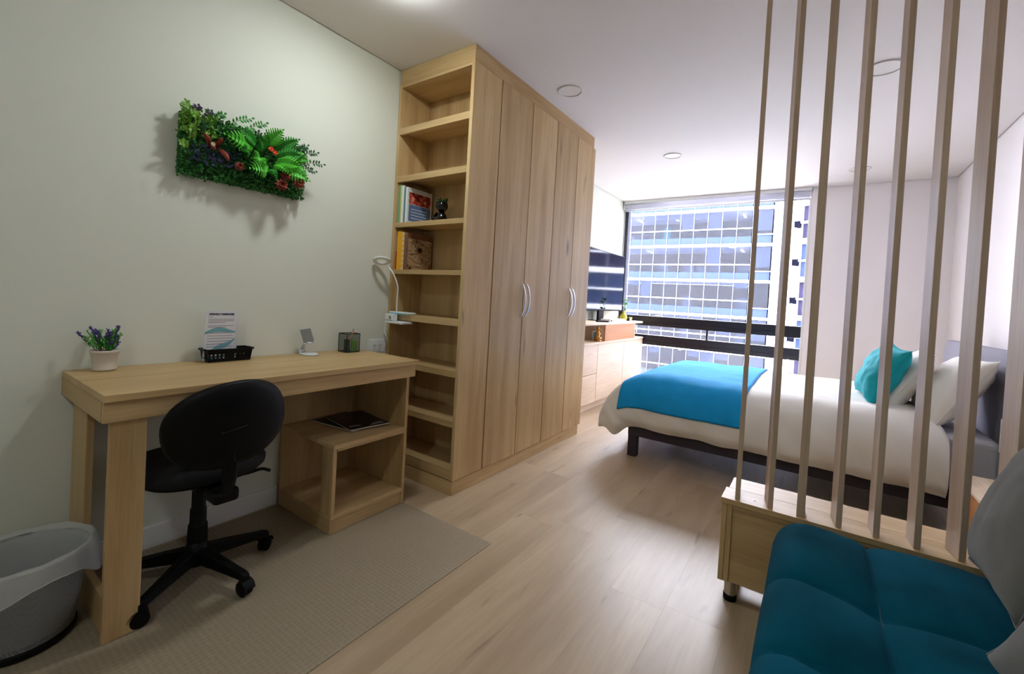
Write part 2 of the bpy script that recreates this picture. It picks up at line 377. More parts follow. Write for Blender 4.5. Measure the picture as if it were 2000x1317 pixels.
for i in range(4):
    a, b = seams[i]+.003, seams[i+1]-.003
    d = wp('door', D-.018, D+.002, a, b, .079, 2.352, bev=.002)
    hy = b-.022 if i % 2 == 0 else a+.022
    hb = MB(); pts = []
    for k in range(13):
        t = k/12; z = .975+.215*t; pts.append((D+.004+.030*math.sin(PI*t)**.7, hy, z))
    vs = []; wv = .0065
    for p in pts: vs += [(p[0], p[1]-wv, p[2]), (p[0]+.006, p[1]-wv, p[2]), (p[0]+.006, p[1]+wv, p[2]), (p[0], p[1]+wv, p[2])]
    fs = [(4*k+j, 4*k+(j+1) % 4, 4*k+4+(j+1) % 4, 4*k+4+j) for k in range(12) for j in range(4)]+[(0, 1, 2, 3), (51, 50, 49, 48)]
    hb.add(vs, fs, False); hb.build('handle', 'handle_metal', d, bevel=.001, seg=1)

# books
def book(x, y, z, th, h, dep, m, label, group, cover=None, tilt=0, name='book'):
    t = thing(name, label, 'book', (x, y, z), group)
    hc = .0018
    B(x+hc, x+th-hc, y+.004, y+dep-.003, z+.002, z+h-.003).build('pages', 'pages', t)
    B(x, x+hc, y, y+dep, z, z+h).build('cover', m, t); B(x+th-hc, x+th, y, y+dep, z, z+h).build('cover', m, t)
    B(x+hc, x+th-hc, y, y+hc, z, z+h).build('spine', m, t)
    if cover: cover(t, x+th, y, z, dep, h)
    return t
bz = 1.513; g1 = 'books on the shelf beside the black planter'; by_ = w0+.010
book(.030, by_, bz, .014, .232, .17, 'book_green', 'thin pale green book at the far left of the upper book row', g1)
book(.046, by_, bz, .010, .232, .17, 'book_lime', 'thin lime yellow book next to the pale green one', g1)
book(.058, by_, bz, .022, .225, .19, 'book_white', 'white-spined book in the middle of the upper row', g1)
book(.082, by_, bz, .012, .215, .19, 'book_teal', 'slim dark teal book behind the illustrated white cover', g1)
def cov1(t, x, y, z, d, h):
    B(x, x+.0006, y+.012, y+d-.012, z+.115, z+.185).build('cover_picture', 'print_red', t)
    B(x, x+.0006, y+.012, y+d-.012, z+.012, z+.112).build('cover_band', 'book_blue', t)
    m_ = MB()
    for k in range(4): m_.box(x+.0006, x+.001, y+.03, y+d-.04, z+.030+.018*k, z+.034+.018*k)
    m_.box(x, x+.0008, y+.02, y+d-.05, z+.197, z+.201); stuff(m_.build('cover_lines', 'book_white', t))
book(.096, by_, bz, .018, .212, .20, 'book_white', 'white book showing a red picture over a blue band', g1, cov1)
bz = 1.228; g2 = 'books on the shelf above the clip lamp'
book(.030, by_, bz, .010, .11, .15, 'book_rust', 'short rust red booklet at the left end of the lower row', g2)
book(.042, by_, bz, .022, .232, .17, 'book_yellow', 'bright yellow book at the left of the lower row', g2)
book(.066, by_, bz, .016, .232, .17, 'book_yellow', 'second yellow book touching the striped spine', g2)
def sp(t, x, y, z, d, h):
    m_ = MB()
    for k in range(7): m_.box(x-.017, x-.001, y-.0006, y, z+.015+.03*k, z+.03+.03*k)
    stuff(m_.build('spine_marks', 'book_yellow', t))
book(.084, by_, bz, .018, .226, .19, 'book_cream', 'cream book with a yellow checked spine', g2, sp)
def cov2(t, x, y, z, d, h):
    random.seed(5); m_ = MB(); m2 = MB()
    B(x, x+.0006, y+.004, y+d-.004, z+.004, z+h-.03).build('cover_picture', 'print_map', t)
    for k in range(0, 11, 3):
        pts = []; y0 = y+.01; zz = z+.01+.017*k
        for q in range(12):
            u = q/11; pts.append((x+.0012, y0+u*(d-.02), zz+.016*math.sin(u*5+k*.7)+.006*nz(u*6, k, 0)))
        m_.tube(pts, .0016, 5)
    stuff(m_.build('cover_lines', 'map_brown', t)); m2.sphere((x+.001, y+.10, z+.125), .016, (.1, 1.2, 1)); stuff(m2.build('cover_dark', 'map_dark', t))
book(.104, by_, bz, .030, .220, .20, 'map_brown', 'thick book with a brown old-map cover', g2, cov2)
# black head-shaped planter
fg = thing('figure_planter', 'small black glossy seated figure planter with green succulent', 'planter', (.30, 1.88, 1.512))
m_ = MB(); m_.lathe((.30, 1.88, 1.512), [(0, .0), (.036, .001), (.038, .012), (.033, .035), (.025, .058), (.016, .072), (.0, .074)], 24); m_.build('body', 'black_gloss', fg)
m_ = MB(); m_.tube([(.285, 1.865, 1.524), (.255, 1.85, 1.522), (.235, 1.845, 1.520)], [.015, .012, .008], 10); m_.tube([(.31, 1.86, 1.524), (.29, 1.84, 1.521), (.262, 1.835, 1.519)], [.014, .011, .007], 10); m_.build('folded_legs', 'black_gloss', fg)
m_ = MB(); m_.tube([(.275, 1.87, 1.575), (.262, 1.85, 1.55), (.275, 1.84, 1.53)], [.009, .008, .006], 8); m_.tube([(.325, 1.87, 1.575), (.335, 1.85, 1.55), (.315, 1.838, 1.53)], [.009, .008, .006], 8); m_.build('arms', 'black_gloss', fg)
m_ = MB(); m_.lathe((.30, 1.878, 1.583), [(0, 0), (.018, .003), (.033, .018), (.037, .034), (.034, .052), (.030, .055), (.028, .050), (0, .047)], 24); m_.build('head_pot', 'black_gloss', fg)
random.seed(11)
m_ = MB()
for k in range(34):
    a = random.random()*2*PI; r_ = .022*math.sqrt(random.random()); l = .022+.016*random.random()
    p = Vector((.30+r_*math.cos(a), 1.878+r_*math.sin(a), 1.63)); q = p+Vector((math.cos(a)*r_*.8, math.sin(a)*r_*.8, l))
    m_.tube([p, (p+q)/2, q], [.003, .0045, .0004], 6)
stuff(m_.build('succulent', 'leaf_dark', fg))

# clip lamp
cl = thing('clip_lamp', 'white clip-on ring lamp with bent gooseneck on the bookcase shelf', 'lamp', (.125, 1.74, .957))
B(.045, .215, 1.735, 1.80, .959, .972).build('clamp_top', 'white_plastic', cl, bevel=.005)
B(.052, .205, 1.70, 1.785, .902, .918).build('clamp_jaw', 'white_plastic', cl, bevel=.005)
B(.052, .125, 1.700, 1.735, .919, .9585).build('clamp_body', 'white_plastic', cl, bevel=.004)
MB().sphere((.10, 1.698, .939), .011, (1, .3, 1)).build('spring', 'steel', cl)
B(.060, .205, 1.729, 1.7335, .958, .966).build('rubber_strip', 'paper_teal', cl, bevel=.001)
neck = cat_spline([(.105, 1.742, .972), (.112, 1.735, 1.05), (.125, 1.725, 1.12), (.115, 1.70, 1.19), (.085, 1.685, 1.235)], 24)
MB().tube(neck, .0045, 10).build('gooseneck', 'white_plastic', cl)
cR = Vector((.055, 1.655, 1.268)); nR = Vector((.30, -.25, -.92)).normalized(); aR = nR.cross(Vector((0, 1, 0))).normalized(); bR = nR.cross(aR)
TR = Matrix((aR, bR, nR)).transposed()
MB().lathe(cR, [(.030, -.005), (.048, -.006), (.052, 0), (.048, .005), (.030, .005), (.027, 0), (.030, -.005)], 40, TR).build('ring_head', 'white_plastic', cl)
MB().lathe(cR, [(.032, .0055), (.046, .0055)], 40, TR).build('ring_diffuser', 'ring_diffuser', cl)
MB().tube([neck[-1], cR-(cR-neck[-1]).normalized()*.045], .006, 10).build('joint', 'white_plastic', cl)
cb_ = MB().tube(cat_spline([(.060, 1.70, .910), (.056, 1.70, .85), (.078, 1.695, .83), (.084, 1.70, .80), (.060, 1.705, .775), (.070, 1.70, .765), (.036, 1.70, .755), (.045, 1.70, .72), (.034, 1.69, .70)], 50), .0016, 6)
cb_.tube(cat_spline([(.060, 1.70, .85), (.045, 1.70, .83), (.050, 1.705, .79), (.075, 1.70, .765)], 20), .0016, 6)
cb_.build('cable', 'white_plastic', cl)

# ================================================================ DESK
dk = thing('desk', 'light oak desk with thick apron, panel leg and open shelf unit', 'desk', (.26, .95, .003))
def dp(name, *a, m='oak_y', bev=.0015): return B(*a).build(name, m, dk, bevel=bev)
F0 = .0035; d0, d1 = .362, 1.556
dp('desktop', .003, .520, d0, d1, .728, .75, bev=.002)
dp('front_apron', .492, .510, d0+.002, d1-.012, .666, .7275)
dp('side_apron', .003, .4915, d0+.0, d0+.018, .666, .7275, m='oak_x')
dp('side_apron', .003, .4915, d1-.03, d1-.012, .666, .7275, m='oak_x')
dp('rear_apron', .003, .021, d0+.0185, d1-.0305, .666, .7275)
dp('leg', .480, .500, d0+.020, d0+.107, F0, .6655, m='oak_z')
dp('leg_rear_panel', .015, .20, d0+.030, d0+.050, F0, .6655, m='oak_z')
dp('leg_rail', .2005, .4795, d0+.030, d0+.050, F0, .115, m='oak_x')
u0, u1 = 1.130, 1.545
dp('unit_back', .0145, .030, u0, u1-.018, F0, .6655, m='oak_z')
dp('unit_side', .0145, .468, u1-.018, u1, F0, .6655, m='oak_z')
dp('unit_plinth_front', .448, .464, u0+.0165, u1-.0185, F0, .066)
dp('unit_plinth_side', .0305, .464, u0, u0+.016, F0, .066, m='oak_x')
dp('unit_bottom', .0305, .470, u0-.001, u1-.0185, .0665, .084)
dp('unit_post', .385, .469, u0, u0+.018, .0845, .3835, m='oak_z')
dp('unit_shelf', .0305, .474, u0-.001, u1-.0185, .384, .403)
dp('unit_shelf_lip', .452, .4735, u0+.0185, u1-.0185, .372, .3835)

def slab_book(name, label, cat, pts, z, th, group=None):
    t = thing(name, label, cat, (sum(p[0] for p in pts)/4, sum(p[1] for p in pts)/4, z), group); return t
mg = thing('magazine', 'black glossy magazine lying on the desk unit shelf, uppermost', 'magazine', (.24, 1.38, .413), 'magazines under the desk')
T1 = Matrix.Translation((.245, 1.40, 0)) @ Matrix.Rotation(R(-8), 4, 'Z')
B(-.145, .145, -.105, .105, .4135, .4195, T1).build('pages', 'pages', mg) if False else MB().box(-.143, .143, -.103, .104, .4140, .4185, T1).build('pages', 'pages', mg)
MB().box(-.145, .145, -.105, .105, .4186, .4194, T1).build('cover', 'black_gloss', mg); MB().box(-.145, .145, -.105, .105, .4131, .4139, T1).build('cover', 'black_gloss', mg)
m_ = MB()
for (a, b, c, d) in ((.095, .135, -.085, -.030), (.085, .09, -.085, -.04), (.10, .112, .03, .085), (.118, .125, .01, .088)):
    m_.box(a, b if b-a < .02 else a+.012, c, d, .4194, .4197, T1)
stuff(m_.build('cover_print', 'ink_grey', mg))
mg2 = thing('magazine', 'black magazine underneath, on the desk unit shelf', 'magazine', (.2, 1.36, .403), 'magazines under the desk')
T2 = Matrix.Translation((.215, 1.375, 0)) @ Matrix.Rotation(R(7), 4, 'Z')
MB().box(-.143, .143, -.103, .104, .4044, .4121, T2).build('pages', 'pages', mg2)
MB().box(-.145, .145, -.105, .105, .4122, .4129, T2).build('cover', 'black_gloss', mg2); MB().box(-.145, .145, -.105, .105, .4035, .4043, T2).build('cover', 'black_gloss', mg2)

# chair mat
tt = MB().poly([(.030, -.6, .0004), (1.05, -.6, .0004), (1.05, 1.545, .0004), (.030, 1.545, .0004)], (0, 0, .0026)).build('chair_mat', 'mat_vinyl')
tt['label'] = 'greyish see-through textured vinyl mat under the desk and chair'; tt['category'] = 'floor mat'

# potted lavender
pt = thing('potted_lavender', 'small artificial lavender in a cream ribbed pot on the desk corner', 'potted plant', (.062, .458, .751))
pc = Vector((.068, .458, .7505))
MB().lathe(pc, [(0, 0), (.031, 0), (.035, .004), (.035, .010), (.0325, .013), (.0345, .035), (.0375, .058), (.040, .062), (.0415, .068), (.0415, .074), (.038, .074), (.036, .064), (0, .063)], 36).build('pot', 'ceramic', pt)
MB().lathe(pc, [(0, .0645), (.0355, .0645)], 24).build('soil', 'soil', pt)
random.seed(21)
def leaf(mb, p, d, l, w, upv=None):
    d = Vector(d).normalized(); s_ = d.cross(upv or Vector((random.uniform(-1, 1), random.uniform(-1, 1), random.uniform(-1, 1)))).normalized(); n_ = d.cross(s_)
    mb.add([p, p+d*l*.45+s_*w-n_*w*.25, p+d*l, p+d*l*.45-s_*w-n_*w*.25], [(0, 1, 2), (0, 2, 3)])
st = MB(); lf = MB(); lg = MB(); lv = MB()
for k in range(26):
    a = random.random()*2*PI; tl = random.uniform(.1, .85); ln = random.uniform(.05, .105)*(1.05-.2*tl)
    b0 = pc+Vector((.02*math.cos(a)*random.random(), .02*math.sin(a)*random.random(), .064))
    dv = Vector((math.cos(a)*tl*.7, math.sin(a)*tl, 1)).normalized(); 
    if b0.x+dv.x*ln < .012: dv.x = abs(dv.x)*.3
    tip = b0+dv*ln; st.tube([b0, (b0+tip)/2+Vector((0, 0, .004)), tip], .0009, 5)
    kind = k % 3
    for q in range(20):
        t_ = .2+.8*q/20; p = b0+(tip-b0)*t_; aa = random.random()*2*PI
        dd = dv*.8+Vector((math.cos(aa), math.sin(aa), .2))
        (lg if kind == 0 else lf if (kind == 1 or t_ < .55) else lv) and leaf(lg if kind == 0 else (lv if t_ > .6 else lf), p, dd, .013, .003)
    if kind:
        for q in range(7): lv.sphere(tip-dv*.022*(q/6)+Vector((random.uniform(-1, 1), random.uniform(-1, 1), 0))*.0025, .0032, nu=5, nv=4)
st.build('stems', 'leaf_dark', pt); stuff(lf.build('leaves', 'leaf_mid', pt)); stuff(lg.build('bright_leaves', 'leaf_bright', pt)); stuff(lv.build('flower_spikes', 'lavender', pt))

# basket with cards
bs = thing('plastic_basket', 'small black slotted plastic basket on the desk holding notice cards', 'basket', (.055, .85, .751))
bx0, bx1, by0, by1, bz0, bz1 = .018, .095, .772, .945, .7505, .802
def basket_wall(p0, p1, q0, q1, name, slots):
    p0, p1, q0, q1 = map(Vector, (p0, p1, q0, q1)); m_ = MB(); n = 22
    for i in range(n):
        a, b = i/n, (i+1)/n
        open_ = slots(i)
        rows = [(0, .28), (.28, .45), (.45, .52), (.52, .66), (.66, 1)]
        for j, (c, d) in enumerate(rows):
            if open_ and j in (1, 3): continue
            P = lambda s, t: (p0+(p1-p0)*s)*(1-t)+(q0+(q1-q0)*s)*t
            nn = (p1-p0).cross(q0-p0).normalized()*.0016
            vs = [P(a, c), P(b, c), P(b, d), P(a, d)]; m_.add(vs+[v+nn for v in vs], [(3, 2, 1, 0), (4, 5, 6, 7), (0, 1, 5, 4), (1, 2, 6, 5), (2, 3, 7, 6), (3, 0, 4, 7)])
    return m_.build(name, 'black_plastic', bs)
sl = lambda i: i % 2 == 1 and not (9 <= i <= 12)
e = .006
basket_wall((bx1-e, by0+e, bz0), (bx1-e, by1-e, bz0), (bx1, by0, bz1), (bx1, by1, bz1), 'front_wall', sl)
basket_wall((bx0+e, by1-e, bz0), (bx0+e, by0+e, bz0), (bx0, by1, bz1), (bx0, by0, bz1), 'rear_wall', sl)
basket_wall((bx0+e, by0+e, bz0), (bx1-e, by0+e, bz0), (bx0, by0, bz1), (bx1, by0, bz1), 'end_wall', sl)
basket_wall((bx1-e, by1-e, bz0), (bx0+e, by1-e, bz0), (bx1, by1, bz1), (bx0, by1, bz1), 'end_wall', sl)
B(bx0+e, bx1-e, by0+e, by1-e, bz0, bz0+.002).build('base', 'black_plastic', bs)
m_ = MB(); rr = .005
m_.box(bx0-rr, bx1+rr, by0-rr, by0, bz1-.002, bz1+.004); m_.box(bx0-rr, bx1+rr, by1, by1+rr, bz1-.002, bz1+.004)
m_.box(bx0-rr, bx0, by0, by1, bz1-.002, bz1+.004); m_.box(bx1, bx1+rr, by0, by1, bz1-.002, bz1+.004)
m_.box(bx0+.012, bx1-.012, by0-.014, by0-rr, bz1-.001, bz1+.003); m_.box(bx0+.012, bx1-.012, by1+rr, by1+.014, bz1-.001, bz1+.003); m_.build('rim', 'black_plastic', bs)
def card(y0, y1, z1, x, lean, name, label):
    Tm = Matrix.Translation((x, (y0+y1)/2, bz0+.004)) @ Matrix.Rotation(-lean, 4, 'Y'); h = z1-bz0-.004; w = (y1-y0)/2
    t = thing(name, label, 'sign', (x, (y0+y1)/2, bz0+.004), 'cards in the black basket')
    MB().box(-.0006, .0006, -w, w, 0, h, Tm).build('card_sheet', 'paper', t); return t, Tm, w, h
c1, Tm, w_, h_ = card(.766, .884, .972, .055, R(-6)*-1*-1, 'notice_card', 'white notice card headed friendly reminder standing in the black basket')
def on(tm, a, b, c, d, x_=.0008): return MB().box(.0006, x_, a, b, c, d, tm)
m_ = MB()
def wave(y0, y1, za, zb, th, ph):
    vs = []; n = 20
    for i in range(n+1):
        u = i/n; y = y0+(y1-y0)*u; z = za+(zb-za)*u+.010*math.sin(u*4+ph); vs += [(Tm @ Vector((.0009, y, z-th*(.4+.6*math.sin(u*PI)))), )[0], (Tm @ Vector((.0009, y, z+th*(.4+.6*math.sin(u*PI+.3))))), ]
    m_.add(vs, [(2*i, 2*i+2, 2*i+3, 2*i+1) for i in range(n)])
wave(-w_+.001, w_-.001, .118, .130, .010, 0); wave(-.03, w_-.001, .03, .100, .012, 1.5); wave(-w_+.001, .03, .012, .02, .010, 3)
stuff(m_.build('printed_waves', 'paper_teal', c1))
m_ = MB()
for k, z in enumerate([.178, .1705, .163, .150, .143, .118, .106, .094, .082, .070, .058, .046, .034]):
    m_.box(.0009, .0011, -w_+.010, w_-.010-(.03 if k in (2, 4, 9) else 0), z, z+.0022, Tm)
m_.box(.0009, .0011, -w_+.008, -w_+.026, .188, .190, Tm); stuff(m_.build('text_lines', 'ink_grey', c1))
cu = bpy.data.curves.new('heading', 'FONT'); cu.body = 'FRIENDLY REMINDER'; cu.size = .0118; cu.align_x = 'CENTER'; cu.extrude = .0001; cu.offset = .0004
tmp = bpy.data.objects.new('heading', cu); COL.objects.link(tmp); bpy.context.view_layer.update()
me = bpy.data.meshes.new_from_object(tmp.evaluated_get(bpy.context.evaluated_depsgraph_get())); bpy.data.objects.remove(tmp)
bw = max(v.co.x for v in me.vertices)-min(v.co.x for v in me.vertices); sx = (2*w_-.022)/bw
Q = Tm @ Matrix(((0, 0, 1, .0012), (1, 0, 0, 0), (0, 1, 0, .197), (0, 0, 0, 1)))
for v in me.vertices: v.co = (Q @ Vector((v.co.x*sx, v.co.y, v.co.z)))-ORG[c1.name]
me.materials.append(MATS['ink_blue']); o = bpy.data.objects.new('heading', me); COL.objects.link(o); o.parent = c1
c2, T2_, _, _ = card(.776, .900, .938, .040, R(-6)*-1*-1, 'notice_card', 'plain white card standing behind the friendly reminder card')

# phone stand
ps = thing('phone_stand', 'folding white phone stand with grey backrest on the desk', 'phone stand', (.07, 1.22, .751))
MB().lathe((.080, 1.220, .7505), [(0, 0), (.046, 0), (.048, .002), (.048, .006), (.046, .008), (0, .008)], 32, sx=1.25, sy=.8).build('base', 'white_metal', ps)
B(.030, .048, 1.192, 1.212, .7588, .775).build('hinge', 'white_metal', ps, bevel=.002)
A0, A1 = Vector((.040, 1.203, .768)), Vector((.050, 1.215, .812))
MB().tube([A0, A1], .007, 8).build('arm', 'steel', ps)
TP = Matrix.Translation((.058, 1.222, .838)) @ Matrix.Rotation(R(-24), 4, 'Y') @ Matrix.Rotation(R(6), 4, 'X')
MB().box(-.0025, .0025, -.028, .028, -.030, .042, TP).build('backrest', 'stand_grey', ps, bevel=.002)
MB().box(-.0028, .0030, -.030, .030, -.036, -.0305, TP).build('support_bar', 'white_metal', ps, bevel=.001)
MB().box(.003, .026, -.024, -.012, -.036, -.032, TP).build('foot', 'white_metal', ps); MB().box(.003, .026, .012, .024, -.036, -.032, TP).build('foot', 'white_metal', ps)
# pen cup
pcup = thing('pen_cup', 'dark wire mesh pen cup with green notes on the desk', 'pen cup', (.085, 1.445, .751))
cxp, cyp, hw, hh = .085, 1.445, .040, .100
pp_ = [(cxp-hw*.9, cyp-hw), (cxp+hw*.9, cyp-hw), (cxp+hw*.9, cyp+hw), (cxp-hw*.9, cyp+hw)]
m_ = MB()
for i in range(4):
    a, b = pp_[i], pp_[(i+1) % 4]; m_.add([(a[0], a[1], .7515), (b[0], b[1], .7515), (b[0], b[1], .7505+hh), (a[0], a[1], .7505+hh)], [(0, 1, 2, 3)])
m_.add([(p[0], p[1], .7515) for p in pp_], [(0, 1, 2, 3)]); m_.build('mesh_walls', 'cup_mesh', pcup)
m_ = MB()
for z in (.7525, .7505+hh): m_.tube([(p[0], p[1], z) for p in pp_+pp_[:1]], .0022, 6)
for p in pp_: m_.tube([(p[0], p[1], .7525), (p[0], p[1], .7505+hh)], .0018, 6)
m_.build('wire_frame', 'black_plastic', pcup)
for n_, y0, y1, z1, xx, mm, lb in (('sticky_notes', cyp+.002, cyp+.032, .815, cxp+.018, 'note_green', 'green pad of sticky notes inside the mesh pen cup'), ('eraser_block', cyp-.034, cyp-.008, .820, cxp+.010, 'note_dark', 'dark green block standing inside the mesh pen cup'), ):
    t = thing(n_, lb, 'stationery', (xx, (y0+y1)/2, .7535)); B(xx-.008, xx+.006, y0, y1, .7535, z1).build('pad', mm, t, bevel=.001)
    B(xx+.0062, xx+.0075, y0+.001, y1-.001, .7545, z1-.002).build('top_sheet', mm, t)
pn = thing('pencil', 'wooden pencil leaning in the mesh pen cup', 'pencil', (cxp, cyp, .755))
P0, P1 = Vector((cxp-.005, cyp-.008, .756)), Vector((cxp+.010, cyp+.020, .885)); dP = (P1-P0)
MB().tube([P0, P0+dP*.82], .0038, 6).build('shaft', 'wood_pencil', pn); MB().tube([P0+dP*.82, P0+dP*.93], .0040, 10).build('ferrule', 'steel', pn); MB().tube([P0+dP*.93, P1], .0036, 10).build('eraser', 'white_plastic', pn)
# outlet
ol = thing('wall_outlet', 'white double wall socket just above the desk by the bookcase', 'socket', (0, 1.69, .76))
B(.0005, .007, 1.632, 1.752, .722, .798).build('cover_plate', 'white_plastic', ol, bevel=.002)
B(.007, .009, 1.655, 1.728, .736, .784).build('socket_face', 'white_plastic', ol, bevel=.001)
m_ = MB()
for yy in (1.672, 1.711):
    m_.box(.009, .0094, yy-.010, yy-.007, .756, .766); m_.box(.009, .0094, yy+.004, yy+.007, .756, .766); m_.box(.009, .0094, yy-.003, yy+.001, .744, .749)
m_.build('slots', 'black_plastic', ol)

# ================================================================ VERTICAL GARDEN PANEL
vg = thing('plant_panel', 'artificial green wall panel of ferns, boxwood and red blooms on the wall', 'wall plant', (0, .9, 1.65))
gy0, gy1, gz0, gz1 = .665, 1.165, 1.525, 1.775
B(.0008, .018, gy0, gy1, gz0, gz1).build('backing_grid', 'leaf_dark', vg)
random.seed(31)
bx_ = MB(); lm = MB(); lvd = MB(); brn = MB()
for k in range(5200):
    y = random.uniform(gy0-.008, gy1+.008); z = random.uniform(gz0-.008, gz1+.006)
    dome = 1.0
    x = .016+.040*random.random()
    u = (y-gy0)/(gy1-gy0); v = (z-gz0)/(gz1-gz0)
    p = Vector((x, y, z)); d = Vector((random.uniform(.2, 1), random.uniform(-1, 1), random.uniform(-1, 1)))
    if u < .22 and v > .62: leaf(lm, p+Vector((.012, 0, .008)), d, .018, .005)
    elif .06 < u < .40 and .22 < v < .52 and random.random() < .55: leaf(lvd, p+Vector((.022, 0, 0)), d, .014, .0028)
    else: leaf(bx_, p, d, .013, .0055)
stuff(bx_.build('boxwood', 'boxwood', vg)); stuff(lm.build('lime_foliage', 'leaf_lime', vg)); stuff(lvd.build('lavender_sprigs', 'lavender', vg))
# small-leaved sprigs
def sprig(base, tip, n, m, w=.006):
    base, tip = Vector(base), Vector(tip); mb = MB(); mid = (base+tip)/2+Vector((.010, 0, .012)); pts = cat_spline([base, mid, tip], 10); mb.tube(pts, .0011, 5)
    for i in range(n):
        j = min(10, 1+int(9*i/n)); p = pts[j]; d = (pts[j]-pts[j-1]).normalized(); s_ = d.cross(Vector((1, 0, 0))).normalized()*(1 if i % 2 else -1)
        leaf(mb, p, d*.5+s_+Vector((random.uniform(-.3, .5), 0, 0)), .020, w, Vector((1, .2, 0)))
    leaf(mb, pts[-1], d, .014, w, Vector((1, 0, 0))); mb.build('sprig', m, vg)
for a, b, m_n in [((.03, .68, 1.73), (.07, .665, 1.80), 'leaf_lime'), ((.03, .70, 1.74), (.06, .71, 1.80), 'leaf_purple'), ((.03, .74, 1.74), (.06, .755, 1.795), 'leaf_purple'), ((.03, .76, 1.74), (.07, .80, 1.80), 'leaf_mid'),
                  ((.03, .80, 1.74), (.09, .90, 1.815), 'leaf_mid'), ((.03, .88, 1.74), (.09, .96, 1.815), 'leaf_mid'), ((.04, .70, 1.66), (.09, .68, 1.70), 'leaf_lime'), ((.04, .68, 1.62), (.08, .655, 1.63), 'leaf_lime'),
                  ((.04, 1.12, 1.70), (.10, 1.20, 1.755), 'leaf_dark'), ((.04, 1.12, 1.67), (.11, 1.23, 1.705), 'leaf_dark'), ((.04, 1.12, 1.64), (.09, 1.20, 1.665), 'leaf_dark'), ((.04, 1.10, 1.70), (.08, 1.16, 1.78), 'leaf_dark'),
                  ((.04, .72, 1.72), (.08, .69, 1.76), 'leaf_lime'), ((.05, .72, 1.69), (.09, .73, 1.73), 'leaf_dark')]: sprig(a, b, 16, m_n)
# fern leaves: pinnate fronds
def frond(base, tip, wid, m, droop=.02, n=9):
    base, tip = Vector(base), Vector(tip); mb = MB(); L_ = (tip-base).length; ax = (tip-base).normalized()
    nrm = (Vector((1, 0, 0))-ax*ax.x).normalized(); sd = ax.cross(nrm)
    pts = cat_spline([base, (base+tip)/2+nrm*droop, tip], 20); mb.tube(pts, .0012, 5)
    for i in range(1, n+1):
        t = i/(n+.6); p = pts[int(20*t)]; l = 1.3*wid*math.sin(PI*min(1, .18+.80*t))**.8
        for s_ in (1, -1):
            d = (sd*s_+ax*.55).normalized(); a_ = ax*L_/n*.52; q = p+d*l
            mid = p+d*l*.55+nrm*.005
            mb.add([p-a_*.9, mid-a_*.95, q-a_*.35-nrm*.004, q+a_*.3-nrm*.004, mid+a_*.75, p+a_*.8, mid+nrm*.001], [(0, 1, 6), (1, 2, 6), (2, 3, 6), (3, 4, 6), (4, 5, 6), (5, 0, 6)])
    mb.add([pts[-1]-sd*.006, pts[-1]+ax*.012, pts[-1]+sd*.006], [(0, 1, 2)])
    return mb.build('fern_leaf', m, vg)
FR = [((.05, .93, 1.70), (.12, .79, 1.705), .036, 'leaf_bright'), ((.05, .94, 1.72), (.11, .83, 1.755), .032, 'leaf_mid'), ((.05, .95, 1.66), (.13, .89, 1.635), .030, 'leaf_bright'),
      ((.07, .985, 1.635), (.115, .895, 1.595), .042, 'leaf_bright'), ((.05, .97, 1.70), (.11, .92, 1.745), .030, 'leaf_mid'), ((.06, .97, 1.73), (.12, 1.02, 1.80), .034, 'leaf_bright'),
      ((.05, 1.02, 1.72), (.11, 1.10, 1.785), .030, 'leaf_mid'), ((.06, 1.02, 1.68), (.12, 1.115, 1.715), .036, 'leaf_mid'), ((.06, 1.02, 1.66), (.14, 1.10, 1.655), .036, 'leaf_bright'),
      ((.06, 1.02, 1.65), (.14, 1.05, 1.605), .026, 'leaf_bright'), ((.06, 1.05, 1.65), (.14, 1.145, 1.60), .038, 'leaf_bright'), ((.06, .94, 1.65), (.13, .955, 1.615), .022, 'leaf_bright'),
      ((.05, .90, 1.68), (.11, .85, 1.66), .028, 'leaf_mid'), ((.06, .99, 1.62), (.13, 1.00, 1.57), .022, 'leaf_mid'), ((.05, 1.07, 1.70), (.12, 1.15, 1.70), .030, 'leaf_bright'), ((.05, 1.0, 1.74), (.10, .96, 1.78), .026, 'leaf_mid')]
for a, b, w_f, m_n in FR: frond(a, b, w_f, m_n)
def bloom(c, r, m, n=9, ax=(1, -.2, 0)):
    c = Vector(c); ax = Vector(ax).normalized(); a = ax.cross(Vector((0, 0, 1))).normalized(); b = ax.cross(a); mb = MB()
    for lay in range(3):
        for k in range(n):
            th = 2*PI*(k+.5*lay)/n; d = (a*math.cos(th)+b*math.sin(th))*(1-.25*lay)+ax*(.2+.4*lay); s_ = ax.cross(d).normalized()
            p = c+ax*.003*lay; mb.add([p, p+d*r*.5+s_*r*.28, p+d*r-ax*r*.1, p+d*r*.5-s_*r*.28, p+d*r*.55+ax*r*.12], [(0, 1, 4), (1, 2, 4), (2, 3, 4), (3, 0, 4)])
    return mb.build('flower', m, vg)
for c, r, m_n in [((.10, 1.055, 1.605), .028, 'flower_red'), ((.11, 1.110, 1.583), .032, 'flower_red'), ((.11, 1.030, 1.555), .032, 'flower_red'), ((.12, .973, 1.700), .013, 'flower_orange'), ((.125, .990, 1.688), .012, 'flower_orange'),
                  ((.09, .86, 1.595), .022, 'flower_red'), ((.10, .755, 1.655), .010, 'flower_white')]: bloom(c, r, m_n)
def petal(base, tip, w, m='flower_red'):
    base, tip = Vector(base), Vector(tip); ax = (tip-base); nrm = Vector((1, 0, 0)); sd = ax.cross(nrm).normalized(); mb = MB()
    def fn(u, v):
        a = (v-.5)*2; ww = w*math.sin(PI*min(.97, .12+.85*u))**.7; return base+ax*u+sd*a*ww+Vector((.018*math.sin(PI*u)-.010*a*a, 0, 0))
    mb.grid(fn, 8, 6); mb.build('bract', m, vg)
